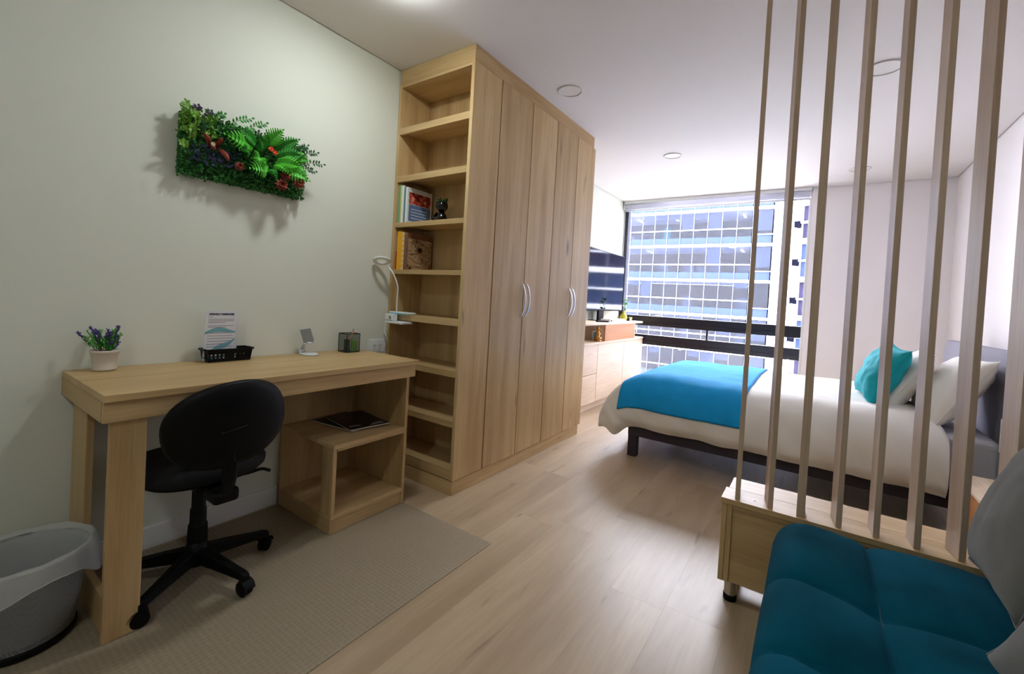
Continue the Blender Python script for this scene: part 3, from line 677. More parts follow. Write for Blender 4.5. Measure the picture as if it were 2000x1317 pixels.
for a, b, w in [((.06, .76, 1.655), (.10, .722, 1.692), .012), ((.06, .775, 1.655), (.11, .785, 1.69), .010), ((.07, .79, 1.655), (.12, .808, 1.60), .012), ((.06, .775, 1.66), (.10, .75, 1.64), .014)]: petal(a, b, w)

# ================================================================ CHAIR
ch = thing('office_chair', 'black armless swivel office chair pushed up to the desk', 'chair', (.355, .668, .003))
hub = Vector((.355, .668, 0)); FZ = .0035
MB().lathe(hub+Vector((0, 0, .062)), [(0, 0), (.040, 0), (.042, .006), (.036, .05), (.030, .085), (.0, .086)], 24).build('hub', 'black_plastic', ch)
for k, an in enumerate((-56, 16, 88, 160, 232)):
    a = R(an); d = Vector((math.cos(a), math.sin(a), 0)); s_ = Vector((-d.y, d.x, 0)); Rr = .232
    mb = MB(); vs = []
    for t, hw_, zb, zt in ((.02, .026, .075, .118), (.10, .021, .070, .108), (.19, .017, .064, .092), (.235, .016, .060, .084), (.25, .012, .055, .078)):
        c = hub+d*t; vs += [c-s_*hw_+Vector((0, 0, zb)), c+s_*hw_+Vector((0, 0, zb)), c+s_*hw_*.72+Vector((0, 0, zt)), c-s_*hw_*.72+Vector((0, 0, zt))]
    mb.add(vs, [(4*i+j, 4*i+(j+1) % 4, 4*i+4+(j+1) % 4, 4*i+4+j) for i in range(4) for j in range(4)]+[(0, 3, 2, 1), (16, 17, 18, 19)])
    arm = mb.build('base_arm', 'black_plastic', ch, bevel=.002, seg=1)
    cc = hub+d*(Rr+.006)+Vector((0, 0, FZ+.026)); th = a+R(50+37*k); w = Vector((math.cos(th), math.sin(th), 0)); up_ = Vector((0, 0, 1)); fwd = w.cross(up_)
    TW = Matrix((fwd, up_, w)).transposed()
    cs = MB()
    for o_ in (-.016, .004): cs.lathe(cc+w*o_, [(0, 0), (.021, 0), (.026, .002), (.026, .010), (.021, .012), (0, .012)], 20, TW)
    cs.build('caster_wheel', 'black_plastic', ch)
    hd = MB()
    def hood(u, v): 
        an_ = PI*(.02+.75*u); return cc+(fwd*math.cos(an_)+up_*math.sin(an_))*.030+w*(v-.5)*.038
    hd.grid(hood, 10, 2); hd.tube([cc+up_*.028, cc+up_*.050], .006, 8); hd.build('caster_hood', 'black_plastic', ch)
MB().lathe(hub, [(.032, .146), (.030, .20), (.029, .205), (.026, .207), (.0255, .26), (.0245, .263), (.022, .265), (.0215, .36)], 24).build('gas_lift_cover', 'black_plastic', ch)
B(.27, .47, .62, .72, .355, .388).build('seat_mechanism', 'black_plastic', ch, bevel=.012)
# seat: rounded disc
sd_c = Vector((.345, .668, 0)); 
def sq(a, n=2.6):
    c, s_ = math.cos(a), math.sin(a); return (abs(c)**(2/n)*(1 if c >= 0 else -1), abs(s_)**(2/n)*(1 if s_ >= 0 else -1))
def cushion(mb, c, ax, ay, az, rx, ry, prof, n=48):
    vs = []
    for sc, z in prof:
        for k in range(n):
            u, v = sq(2*PI*k/n); vs.append(c+ax*u*rx*sc+ay*v*ry*sc+az*z)
    fs = [(i*n+k, i*n+(k+1) % n, (i+1)*n+(k+1) % n, (i+1)*n+k) for i in range(len(prof)-1) for k in range(n)]
    mb.add(vs, fs, True)
X_, Y_, Z_ = Vector((1, 0, 0)), Vector((0, 1, 0)), Vector((0, 0, 1))
mb = MB(); cushion(mb, sd_c+Z_*.418, X_, Y_, Z_, .195, .200, [(0, .045), (.5, .046), (.8, .045), (.94, .038), (1.0, .022), (.99, .004), (.95, -.004), (0, -.004)]); mb.build('seat', 'black_fabric', ch)
mb = MB(); cushion(mb, sd_c+Z_*.396, X_, Y_, Z_, .185, .190, [(0, -.002), (.7, -.002), (.95, .006), (1.0, .018), (.98, .0179), (0, .0179)]); mb.build('seat_shell', 'black_plastic', ch)
# backrest
bc = Vector((.615, .655, .628)); bn = Vector((1, -.10, -.06)).normalized(); ba = Vector((.10, 1, .17)).normalized(); bb2 = bn.cross(ba).normalized(); ba = bb2.cross(bn).normalized()
def dished(mb, c, sgn, prof, rx, ry, n=56):
    vs = []
    for sc, z in prof:
        for k in range(n):
            u, v = sq(2*PI*k/n, 2.25); vs.append(c+ba*u*rx*sc+bb2*v*ry*sc+bn*(z-.035*(u*sc)**2))
    mb.add(vs, [(i*n+k, i*n+(k+1) % n, (i+1)*n+(k+1) % n, (i+1)*n+k) for i in range(len(prof)-1) for k in range(n)], True)
mb = MB(); dished(mb, bc, 1, [(0, .022), (.6, .021), (.85, .018), (.96, .011), (1, 0), (.98, -.004), (0, -.004)], .180, .143); mb.build('backrest_shell', 'black_plastic', ch)
mb = MB(); dished(mb, bc-bn*.005, 1, [(0, -.034), (.6, -.034), (.85, -.029), (.97, -.016), (1.0, -.004), (.97, 0), (0, 0)], .176, .139); mb.build('backrest_pad', 'black_fabric', ch)
MB().tube(cat_spline([bc+ba*a_-bn*(.035*(a_/.182)**2)+bn*(.021)+bb2*(-.012+.02*a_) for a_ in (-.035, 0, .04)], 10), .0035, 8).build('backrest_grip', 'black_gloss', ch)
sp_ = MB(); sp_.tube(cat_spline([(.42, .665, .372), (.54, .662, .372), (.600, .660, .42), (.612, .658, .50), (.612, .656, .56)], 20), .022, 10, flat=.45); sp_.build('back_bracket', 'black_plastic', ch)
B(.50, .59, .625, .705, .352, .398).build('bracket_housing', 'black_plastic', ch, bevel=.014)
MB().tube(cat_spline([(.42, .72, .375), (.43, .80, .372), (.435, .845, .376), (.44, .875, .362)], 12), .006, 8).build('height_lever', 'black_plastic', ch)

# ================================================================ WASTE BIN
bn_ = thing('waste_bin', 'silver-black wire mesh waste bin lined with a white bag', 'bin', (.285, .265, .003))
bC = Vector((.292, .250, FZ)); BH = .252
MB().lathe(bC, [(.112, .012), (.140, BH)], 48).build('mesh_wall', 'bin_mesh', bn_)
MB().lathe(bC, [(0, .001), (.114, .001), (.117, .004), (.1175, .022), (.113, .024), (.113, .005), (0, .005)], 48).build('base_band', 'black_plastic', bn_)
MB().lathe(bC, [(.139, BH-.004), (.143, BH-.004), (.1445, BH), (.143, BH+.005), (.139, BH+.005)], 48).build('rim', 'black_plastic', bn_)
bag = thing('bin_bag', 'translucent white plastic bag folded over the rim of the waste bin', 'bag', (.285, .262, .03))
mb = MB(); n = 96
prof = [(.100, .03), (.112, .08), (.120, .16), (.128, .22), (.135, .27), (.143, .312), (.150, .309), (.156, .28), (.160, .24), (.162, .205)]
vs = []
for i, (r_, z) in enumerate(prof):
    for k in range(n):
        a = 2*PI*k/n; w = (.004 if i < 4 else .010)*nz(math.cos(a)*4, math.sin(a)*4, z*6)+.005*nz(math.cos(a)*13, math.sin(a)*13, z*5)
        zz = (z-.03)*.86+.03+(.012*nz(math.cos(a)*2, math.sin(a)*2, 5) if i > 4 else 0)
        if i >= 7: zz += (i-6)*.020*(.35*math.sin(a*2+.6)+.6*nz(math.cos(a)*1.6, math.sin(a)*1.6, 9))
        rr_ = r_+w*(1 if i > 4 else -1); 
        if i > 4: rr_ = max(rr_, r_-.002)
        else: rr_ = min(rr_, r_)
        vs.append(bC+Vector((rr_*math.cos(a), rr_*math.sin(a), zz)))
mb.add(vs, [(i*n+k, i*n+(k+1) % n, (i+1)*n+(k+1) % n, (i+1)*n+k) for i in range(len(prof)-1) for k in range(n)], True)
mb.build('liner', 'bag', bag)
hem = MB(); hem.tube([vs[(len(prof)-1)*n+k] for k in list(range(n))+[0]], .0016, 5, caps=False); hem.build('hem', 'bag', bag)

# ================================================================ SLAT SCREEN CABINET
cz0, cz1, cx0, cy0, cy1 = .080, .392, 1.922, 1.800, 2.045
cbn = thing('low_cabinet', 'low light wood cabinet on steel legs carrying the slat screen', 'cabinet', (2.5, 1.92, 0))
def cp(name, *a, m='oak_x', bev=.0012): return B(*a).build(name, m, cbn, bevel=bev)
cp('top_board', cx0, RX-.002, cy0-.004, cy0+.115, cz1-.020, cz1)
cp('top_board', cx0+.010, RX-.002, cy0+.1155, cy1, cz1-.020, cz1)
cp('side_panel', cx0+.004, cx0+.022, cy0, cy1-.01, cz0, cz1-.0205, m='oak_z')
cp('front_frame', cx0+.0225, cx0+.040, cy0+.001, cy0+.018, cz0, cz1-.0205, m='oak_z')
cp('front_panel', cx0+.0405, RX-.002, cy0+.006, cy0+.022, cz0+.001, cz1-.036)
cp('front_frame', cx0+.0405, RX-.002, cy0+.001, cy0+.018, cz1-.0355, cz1-.0205)
cp('back_panel', cx0+.0225, RX-.002, cy1-.025, cy1-.01, cz0, cz1-.0205)
cp('bottom_board', cx0+.0225, RX-.002, cy0+.0185, cy1-.0255, cz0, cz0+.018)
MB().lathe((2.03, cy0+.045, cz1), [(0, .0003), (.004, .0003)], 12).build('screw_hole', 'black_plastic', cbn)
for lx, ly in ((1.968, 1.838), (1.968, 2.0), (3.1, 1.838), (3.1, 2.0)):
    lg_ = MB().lathe((lx, ly, 0), [(.0215, .024), (.0215, cz0-.0005)], 28).build('leg', 'steel', cbn)
    MB().lathe((lx, ly, 0), [(0, .0005), (.021, .0005), (.0235, .004), (.0235, .0235), (0, .0238)], 28).build('rubber_foot', 'black_plastic', lg_)
slat_f = [(1.967, 6.6), (2.073, 12), (2.168, .5), (2.271, 8.5), (2.368, 4.8), (2.466, 5.3), (2.566, 10.5), (2.667, 10)]
sl_lab = ['leftmost thin vertical wooden slat, nearest the open floor', 'second vertical wooden slat from the left end', 'third vertical slat from the left, thin edge facing the viewer', 'fourth vertical wooden slat from the left', 'fifth slat from the left, crossing the teal pillow', 'sixth vertical slat from the left, beside the teal pillow', 'seventh and widest-looking vertical slat, before the white pillows', 'rightmost vertical slat beside the grey cushion']
for (sx_, th), lb in zip(slat_f, sl_lab):
    T = Matrix.Translation((sx_, cy0+.012, 0)) @ Matrix.Rotation(R(th), 4, 'Z')
    t = MB().box(0 if th > 1 else -.008, .017, 0, .082, cz1+.0005, RH-.0005, T).build('screen_slat', 'slat_wood', bevel=.0012)
    t['label'] = lb; t['category'] = 'slat'; t['group'] = 'vertical slats of the room divider'

# ================================================================ SOFA
sf = thing('sofa', 'teal velvet tufted sofa bed in the near right corner', 'sofa', (2.65, .85, 0))
sx0, sx1, sy0, sy1 = 2.102, 3.02, -.10, 1.775
seamx, seamy = [2.347, 2.64, 2.93], [1.385, 1.075, .765, .455, .145]
def seat_fn(u, v):
    x = sx0+(sx1-sx0)*u; y = sy0+(sy1-sy0)*v; return x, y
NU, NV = 90, 170
def puff(x, y):
    xs = [sx0-.02]+seamx+[sx1+.3]; ys = sorted(seamy+[sy0, sy1+.02])
    def cell(a, L): 
        for i in range(len(L)-1):
            if L[i] <= a <= L[i+1]: return (a-L[i])/(L[i+1]-L[i])
        return .5
    yy = y+.035*math.sin((x-sx0)/(2.347-sx0)*PI/2) if x < 2.347 else y+.035-.12*(x-2.347)*0
    a, b = cell(x, xs), cell(max(min(yy, sy1), sy0), ys)
    fa, fb = (1-abs(2*a-1)**2.4), (1-abs(2*b-1)**2.2)
    dim = min(math.hypot(x-sx_, y-.0-sy_+.03) for sx_ in seamx[:2] for sy_ in seamy)
    return .042*(max(fa, 0)**.42)*(max(fb, 0)**.42)*(1-.55*math.exp(-(dim/.075)**2))-.010*math.exp(-(dim/.03)**2)
mb = MB(); rad = .085; top = .385
def P_(u, v):
    # unit square -> rounded slab with skirt
    U = (u*1.12-.06); V = (v*1.04-.02)
    x = sx0+(sx1-sx0)*min(max(U, 0), 1); y = sy0+(sy1-sy0)*min(max(V, 0), 1)
    dx, dy = x-sx0, sy1-y; z = top+puff(x, y); cr = .10
    drop = 0
    for d in (dx, dy):
        if d < rad: drop += rad-math.sqrt(max(0, rad*rad-(rad-d)**2))
    ox = oy = 0
    if dx < cr and dy < cr:   # round the plan corner
        qx, qy = cr-dx, cr-dy; q = math.hypot(qx, qy); m = max(qx, qy)
        if q > 1e-6: k = m/q; ox, oy = qx*(1-k), -qy*(1-k)
    z -= min(drop, rad)
    if U < 0: z = top-rad+puff(x+.03, y)*.5 + U/.06*.20; ox += .012*(-U/.06)
    if V > 1: z = min(z, top-rad-(V-1)/.02*.20)
    return Vector((x+ox, y+oy, z))
mb.grid(P_, 110, 190); mb.build('seat_cushion', 'velvet', sf)
mb = MB()
for X in seamx[:2]:
    pts = [Vector((X, y, top+puff(X+.0, y)+.003)) for y in [sy1-.11-.015*i for i in range(110)]]; mb.tube(pts, .0016, 5)
stuff(mb.build('seam_piping', 'velvet_seam', sf))
B(sx0+.03, sx1, sy0, sy1-.03, .13, .22).build('seat_base', 'bed_dark', sf, bevel=.01)
mb = MB()
def bkf(u, v):
    a = -PI/2+PI*u*1.0; y = sy0+(sy1-sy0)*v; pz = .03*abs(math.sin((v*6)*PI))**.4
    return Vector((2.99+.02-math.cos(a)*(.06+pz)+.10*u, y, .62+.26*math.sin(a)))
mb.grid(bkf, 20, 120); mb.build('backrest', 'velvet', sf)
B(3.03, 3.18, sy0+.01, sy1-.01, .2, .86).build('back_frame', 'velvet', sf, bevel=.03)
for xx, yy in ((2.25, .05), (2.25, 1.6), (2.95, .05), (2.95, 1.6)): MB().lathe((xx, yy, 0), [(0, .0005), (.018, .0005), (.024, .1295), (0, .1296)], 16).build('leg', 'steel', sf)

def pillow(name, label, cat, mats, c, ex, ey, w, h, t, group=None, wr=.006, seed=0, pinch=.08, n=30, pw=.55):
    c = Vector(c); ex = Vector(ex).normalized(); ez = ex.cross(Vector(ey)).normalized(); ey = ez.cross(ex)
    th = thing(name, label, cat, c, group)
    def f(sg):
        def fn(a, b):
            u, v = 2*a-1, 2*b-1
            px_ = u*w/2*(1-pinch*(1-v*v)); py_ = v*h/2*(1-pinch*(1-u*u))
            d = t/2*(max(0, (1-abs(u)**2.6))*max(0, (1-abs(v)**2.6)))**pw
            d += wr*nz(u*2.2+seed, v*2.2, sg)*min(1, d/(t*.2)) + wr*.5*nz(u*5+seed, v*5, sg*2)*min(1, d/(t*.2))
            return c+ex*px_+ey*py_+ez*d*sg
        return fn
    mb = MB(); mb.grid(f(1), n, n); mb.grid(f(-1), n, n); mb.build('cushion_cover', mats, th)
    e_ = []
    for k in range(4*n):
        s_, q = divmod(k, n); q = 2*q/n-1; u, v = ((q, -1), (1, q), (-q, 1), (-1, -q))[s_]
        e_.append(c+ex*u*w/2*(1-pinch*(1-v*v))+ey*v*h/2*(1-pinch*(1-u*u)))
    MB().tube(e_+[e_[0]], .0022, 6, caps=False).build('edge_seam', mats, th)
    return th
pillow('throw_cushion', 'grey fabric cushion at the far end of the sofa, by the slats', 'cushion', 'grey_fabric', (2.640, 1.570, .648), (.04, 1, -.10), (.34, .05, .94), .42, .43, .14, 'grey sofa cushions', seed=1)
pillow('throw_cushion', 'nearer grey fabric cushion with a pointed corner on the sofa', 'cushion', 'grey_fabric', (2.635, 1.105, .590), (-.16, 1, -.10), (.52, .12, .84), .47, .42, .15, 'grey sofa cushions', seed=4, pinch=.15, pw=.85)

# ================================================================ BED
bd = thing('bed', 'dark framed bed with grey padded headboard against the right wall', 'bed', (2.0, 3.75, 0))
nb, fb_ = 3.075, 4.46
B(1.10, 2.97, nb, nb+.035, .150, .235).build('side_rail', 'bed_dark', bd, bevel=.004)
B(1.10, 2.97, fb_-.035, fb_, .150, .235).build('side_rail', 'bed_dark', bd, bevel=.004)
B(1.10, 1.135, nb+.0355, fb_-.0355, .150, .235).build('foot_rail', 'bed_dark', bd, bevel=.004)
for yy in (nb+.0, fb_-.06): B(1.102, 1.166, yy+.001, yy+.060, .0005, .1495).build('leg', 'bed_dark', bd, bevel=.003)
for yy in (nb+.02, fb_-.08): B(2.85, 2.91, yy, yy+.06, .0005, .1495).build('leg', 'bed_dark', bd, bevel=.003)
B(1.136, 2.96, nb+.036, fb_-.036, .20, .232).build('slat_base', 'bed_dark', bd)
mb = MB()
def hb_(u, v):
    a = 2*PI*u; x = .045*math.cos(a); z = .335*math.sin(a)
    # superellipse section
    c_, s_ = sq(a, 5); return Vector((3.025+.045*c_, nb-.005+(fb_-nb+.03)*v, .64+.325*s_))
mb.grid(hb_, 40, 30)
for v in (0, 1):
    pts = [hb_(k/40, v) for k in range(40)]; mb.add(pts, [tuple(range(40))])
mb.build('headboard', 'head_fabric', bd, bevel=0)
mt = thing('mattress', 'mattress with a grey fitted sheet, seen beside the bedhead', 'mattress', (2.0, 3.75, .236))
B(1.13, 2.965, nb+.01, fb_-.01, .2365, .52).build('fitted_sheet', 'sheet_grey', mt, bevel=.035, seg=4)
MB().tube([(1.16, nb+.008, .27), (2.95, nb+.008, .27)], .004, 6).build('piping', 'sheet_grey', mt)
XP = cat_spline([(.898, .43, 0), (.898, .37, 0), (.915, .27, 0), (.975, .14, 0), (1.07, .05, 0), (1.22, .004, 0), (1.6, 0, 0), (2.0, 0, 0), (2.4, 0, 0), (2.62, .002, 0), (2.73, .03, 0), (2.765, .075, 0)], 120)
YP = cat_spline([(3.045, .365, 0), (3.010, .30, 0), (3.012, .17, 0), (3.06, .065, 0), (3.17, .010, 0), (3.35, 0, 0), (3.8, -.01, 0), (4.2, 0, 0), (4.40, .02, 0), (4.50, .12, 0), (4.52, .28, 0), (4.50, .36, 0)], 110)
TOP = .588
def duv(i, j, off=0):
    xp, yp = XP[i], YP[j]; dx, dy = max(xp.y, 0), yp.y
    dr = (dx**3+max(dy, 0)**3)**(1/3)+min(dy, 0)
    x, y = xp.x, yp.x
    if j < 60: dr = min(dr, .40)+.085*math.exp(-((x-1.01)/.065)**2)*max(0, dy/.365)**2*max(0, 1-(dx/.36)**2)
    # hem line rises/falls a bit, folds on the near side
    side = max(0, min(1, (dy-.05)/.2)); 
    fold = .010*math.sin(x*17+dy*9+2*nz(x, 0, 0, 2))*side+.010*nz(x*5, dy*4, 3)*side+.012*nz(x*9-dy*8, dy*3, 5)*side+.006*nz(x*20-dy*16, dy*4, 8)*side
    y -= fold*(1 if j < 60 else -1)
    foot = max(0, min(1, (dx-.05)/.2)); x -= .012*math.sin(y*15+dx*6)*foot
    if x > 2.5 and j < 60: y -= .02*side*(x-2.5)/.25
    z = TOP-dr+.008*nz(x*3, y*3, 1)+.006*nz(x*8, y*8, 2)
    if off:
        nn = Vector((-foot*.9, -side*(1 if j < 60 else -1), 1-max(side, foot)*.7)).normalized()*off; return Vector((x, y, z))+nn
    return Vector((x, y, z))
dv = thing('duvet', 'white duvet covering the bed and hanging over its foot', 'bedding', (1.9, 3.7, .5))
mb = MB(); mb.grid(lambda u, v: duv(round(u*120), round(v*110)), 120, 110); do = mb.build('duvet_cover', 'linen', dv)
so = do.modifiers.new('thick', 'SOLIDIFY'); so.thickness = .006; so.offset = -1
MB().tube([duv(i, 0) for i in range(0, 121)], .0035, 6).build('hem', 'linen_hem', dv)
MB().tube([duv(0, j) for j in range(0, 111, 2)], .0035, 6).build('hem', 'linen_hem', dv)
# throw
i0 = min(range(121), key=lambda i: abs(XP[i].x-1.045)); i1 = min(range(121), key=lambda i: abs(XP[i].x-1.845))
j0 = min(range(0, 60), key=lambda j: abs(YP[j].y-.225) + (10 if j < 3 else 0)); j1 = 84
tw = thing('throw_blanket', 'bright blue fleece throw laid across the foot of the bed', 'blanket', (1.45, 3.6, .6))
def tf(u, v):
    jf = j0+(j1-j0)*v; i_ = i0+(i1-i0)*u; a, b = int(i_), int(jf); fa, fb = i_-a, jf-b
    a2, b2 = min(a+1, 120), min(b+1, 110); o_ = .011+.003*nz(i_*.12, jf*.12, 7)
    p = duv(a, b, o_)*(1-fa)*(1-fb)+duv(a2, b, o_)*fa*(1-fb)+duv(a, b2, o_)*(1-fa)*fb+duv(a2, b2, o_)*fa*fb
    return p+Vector((.02*v, 0, 0))
mb = MB(); mb.grid(tf, 60, 90); to = mb.build('fleece', 'throw', tw); so = to.modifiers.new('thick', 'SOLIDIFY'); so.thickness = .006; so.offset = 1
mb = MB(); mb.tube([tf(k/60, 0) for k in range(61)], .0045, 6); mb.tube([tf(k/60, .035) for k in range(61)], .0035, 6); mb.tube([tf(0, k/60) for k in range(61)], .0045, 6); mb.tube([tf(1, k/60) for k in range(61)], .0045, 6)
mb.build('hem', 'throw_hem', tw)
# pillows
pillow('pillow', 'white bed pillow lying lowest against the headboard', 'pillow', 'linen', (2.825, 3.42, .72), (0, 1, -.02), (.52, 0, .86), .62, .44, .19, 'white bed pillows', seed=2, wr=.010)
pillow('pillow', 'white bed pillow directly behind the teal cushion', 'pillow', 'linen', (2.655, 3.64, .725), (.05, 1, 0), (.50, .1, .86), .60, .42, .16, 'white bed pillows', seed=6, wr=.010)
pillow('accent_cushion', 'bright turquoise square cushion propped before the white pillows', 'cushion', 'teal', (2.53, 3.50, .765), (-.12, 1, .10), (.42, .0, .90), .42, .39, .17, seed=9, wr=.012, pinch=.12)

# nightstand and white bedside box
ns = thing('nightstand', 'low amber wood bedside stand between bed and slat cabinet', 'nightstand', (2.9, 2.6, 0))
B(2.755, 3.18, 2.37, 2.84, .382, .40).build('top_board', 'pale_wood', ns, bevel=.002)
B(2.767, 3.18, 2.382, 2.40, .05, .3815).build('front_panel', 'amber_wood', ns, bevel=.002)
B(2.767, 2.785, 2.4005, 2.83, .0005, .3815).build('side_panel', 'amber_wood', ns, bevel=.002)
B(2.66, 2.754, 2.22, 2.34, .0005, .27).build('side_box', 'amber_wood', ns, bevel=.002)
B(2.728, 2.7545, 2.70, 2.76, .10, .42).build('end_board', 'pale_wood', ns, bevel=.002)
wb = thing('bedside_box', 'white wall-hung bedside box right of the bed, behind the slats', 'shelf', (3.05, 2.92, .57))
B(2.93, 3.185, 2.87, 2.98, .50, .655).build('box_body', 'white_paint', wb, bevel=.003); B(2.922, 2.9295, 2.868, 2.982, .498, .657).build('box_front', 'white_plastic', wb, bevel=.002)

# ================================================================ TV UNIT
tu = thing('tv_unit', 'pale wood low cabinet under the television beside the window', 'cabinet', (.18, 4.6, 0))
def tp(name, *a, m='pale_wood', bev=.002, par=None): return B(*a).build(name, m, par or tu, bevel=bev)
ty0, ty1 = 3.32, 5.535
tp('carcass', .003, .338, ty0, ty1, .075, .665); tp('top_board', .003, .362, ty0-.004, ty1+.004, .666, .686); tp('plinth', .02, .325, ty0+.01, ty1-.01, .0005, .0745)
ed = [ty0, 4.15, 4.88, ty1]
for i in range(3):
    if i == 0:
        tp('drawer', .339, .357, ed[0]+.002, ed[1]-.003, .372, .664); tp('drawer', .339, .357, ed[0]+.002, ed[1]-.003, .078, .366)
    else: tp('door', .339, .357, ed[i]+.003, ed[i+1]-.003, .078, .664)
rs = thing('riser_shelf', 'raised pale wood shelf carrying the television on the cabinet', 'shelf', (.18, 4.6, .687))
tp('riser_top', .003, .352, ty0, 5.52, .862, .886, par=rs); tp('riser_panel', .330, .345, 4.34, 5.24, .687, .8615, m='amber_wood', par=rs)
tp('riser_side', .010, .345, 5.245, 5.262, .687, .8615, par=rs); tp('riser_side', .010, .3295, 4.34, 4.356, .687, .8615, par=rs); tp('riser_back', .003, .0095, ty0, 5.262, .687, .8615, par=rs); tp('riser_side', .010, .345, ty0, ty0+.016, .687, .8615, par=rs)
tv = thing('television', 'flat black television on a stand, mirroring the window', 'television', (.10, 4.78, .887))
B(.085, .105, 4.14, 5.40, 1.00, 1.700).build('casing', 'black_plastic', tv, bevel=.004); B(.1052, .108, 4.152, 5.388, 1.016, 1.690).build('screen', 'screen', tv)
B(.072, .100, 4.70, 4.84, .895, 1.02).build('neck', 'black_plastic', tv, bevel=.003) ; B(.03, .20, 4.55, 4.99, .8865, .8945).build('foot_plate', 'black_gloss', tv, bevel=.002)
stt = thing('gold_statuette', 'small gold kneeling statuette in the open niche of the cabinet', 'statuette', (.30, 4.25, .687))
c = Vector((.30, 4.25, .687))
mb = MB(); mb.lathe(c, [(0, 0), (.042, 0), (.042, .010), (.034, .014), (0, .014)], 20); mb.build('base', 'gold', stt)
mb = MB(); mb.lathe(c, [(0, .014), (.030, .016), (.032, .035), (.020, .06), (.026, .085), (.020, .105), (.008, .112), (0, .112)], 20); mb.tube([c+Vector((.02, -.02, .03)), c+Vector((.03, .02, .035)), c+Vector((.01, .035, .022))], .012, 8); mb.build('body', 'gold', stt)
mb = MB(); mb.tube([c+Vector((0, -.024, .09)), c+Vector((.02, -.028, .065)), c+Vector((.028, 0, .08))], .007, 8); mb.tube([c+Vector((0, .024, .09)), c+Vector((.02, .03, .10)), c+Vector((.024, .012, .13))], .007, 8); mb.build('arms', 'gold', stt)
mb = MB(); mb.sphere(c+Vector((0, 0, .132)), .020); mb.lathe(c+Vector((0, 0, .145)), [(.014, 0), (.010, .012), (0, .022)], 12); mb.build('head', 'gold', stt)
pf = thing('small_frame', 'small white framed picture behind the gold statuette', 'picture frame', (.20, 4.30, .687))
Tf = Matrix.Translation((.250, 4.298, .6875)) @ Matrix.Rotation(R(-8), 4, 'Y') @ Matrix.Rotation(R(-20), 4, 'Z')
m_ = MB(); m_.box(-.004, .004, -.03, .03, 0, .008, Tf); m_.box(-.004, .004, -.03, .03, .092, .10, Tf); m_.box(-.004, .004, -.03, -.022, .0081, .0919, Tf); m_.box(-.004, .004, .022, .03, .0081, .0919, Tf); m_.build('frame', 'white_paint', pf)
MB().box(-.002, .002, -.0219, .0219, .0081, .0919, Tf).build('picture', 'book_teal', pf)
vs_ = thing('pothos_vase', 'yellow round vase with a green sprig beside the television', 'vase', (.24, 5.12, .887)); c = Vector((.24, 5.12, .8868))
MB().lathe(c, [(0, 0), (.022, .001), (.040, .020), (.045, .045), (.038, .070), (.018, .092), (.013, .110), (.018, .122), (.014, .122), (.010, .108), (0, .10)], 28).build('body', 'yellow_glass', vs_)
mb = MB(); mb.tube([c+Vector((0, 0, .10)), c+Vector((.004, .004, .19)), c+Vector((.01, -.01, .27))], .0018, 6); mb.build('stem', 'leaf_mid', vs_)
mb = MB(); random.seed(8)
for k in range(11): leaf(mb, c+Vector((.004, 0, .12+.014*k)), Vector((random.uniform(-.3, 1), random.uniform(-1, 1), random.uniform(-.3, .8))), .052, .017)
mb.build('leaves', 'leaf_bright', vs_)
dc = thing('desk_clock', 'small dark cube clock on the riser shelf by the vase', 'clock', (.25, 5.27, .887)); B(.235, .275, 5.235, 5.275, .8868, .930).build('case', 'frame_dark', dc, bevel=.004); B(.2752, .277, 5.239, 5.271, .892, .925).build('face', 'lamp_off', dc)
sg = thing('glass_tumbler', 'tiny pale tumbler beside the cube clock', 'glass', (.25, 5.36, .887)); MB().lathe((.25, 5.35, .8868), [(0, 0), (.014, 0), (.017, .045), (.0155, .045), (.0125, .004), (0, .004)], 20).build('cup', 'yellow_glass', sg); MB().lathe((.25, 5.35, .8868), [(0, .03), (.0140, .03)], 20).build('drink', 'leaf_lime', sg)
rc = thing('remote_control', 'black remote control lying on the riser shelf', 'remote', (.3, 4.35, .887)); Tr = Matrix.Translation((.285, 4.38, 0)) @ Matrix.Rotation(R(62), 4, 'Z')
MB().box(-.075, .075, -.018, .018, .8868, .903, Tr).build('case', 'black_plastic', rc, bevel=.004); m_ = MB()
for k in range(5):
    for q in (-1, 0, 1): m_.box(-.05+.02*k, -.04+.02*k, q*.010-.003, q*.010+.003, .903, .9045, Tr)
m_.build('buttons', 'ink_grey', rc)
tb = thing('white_media_box', 'flat white media box under the television', 'box', (.25, 4.5, .887)); B(.215, .325, 4.50, 4.95, .8868, .918).build('case', 'white_plastic', tb, bevel=.004); B(.3252, .3262, 4.52, 4.56, .895, .905).build('front_window', 'black_gloss', tb)

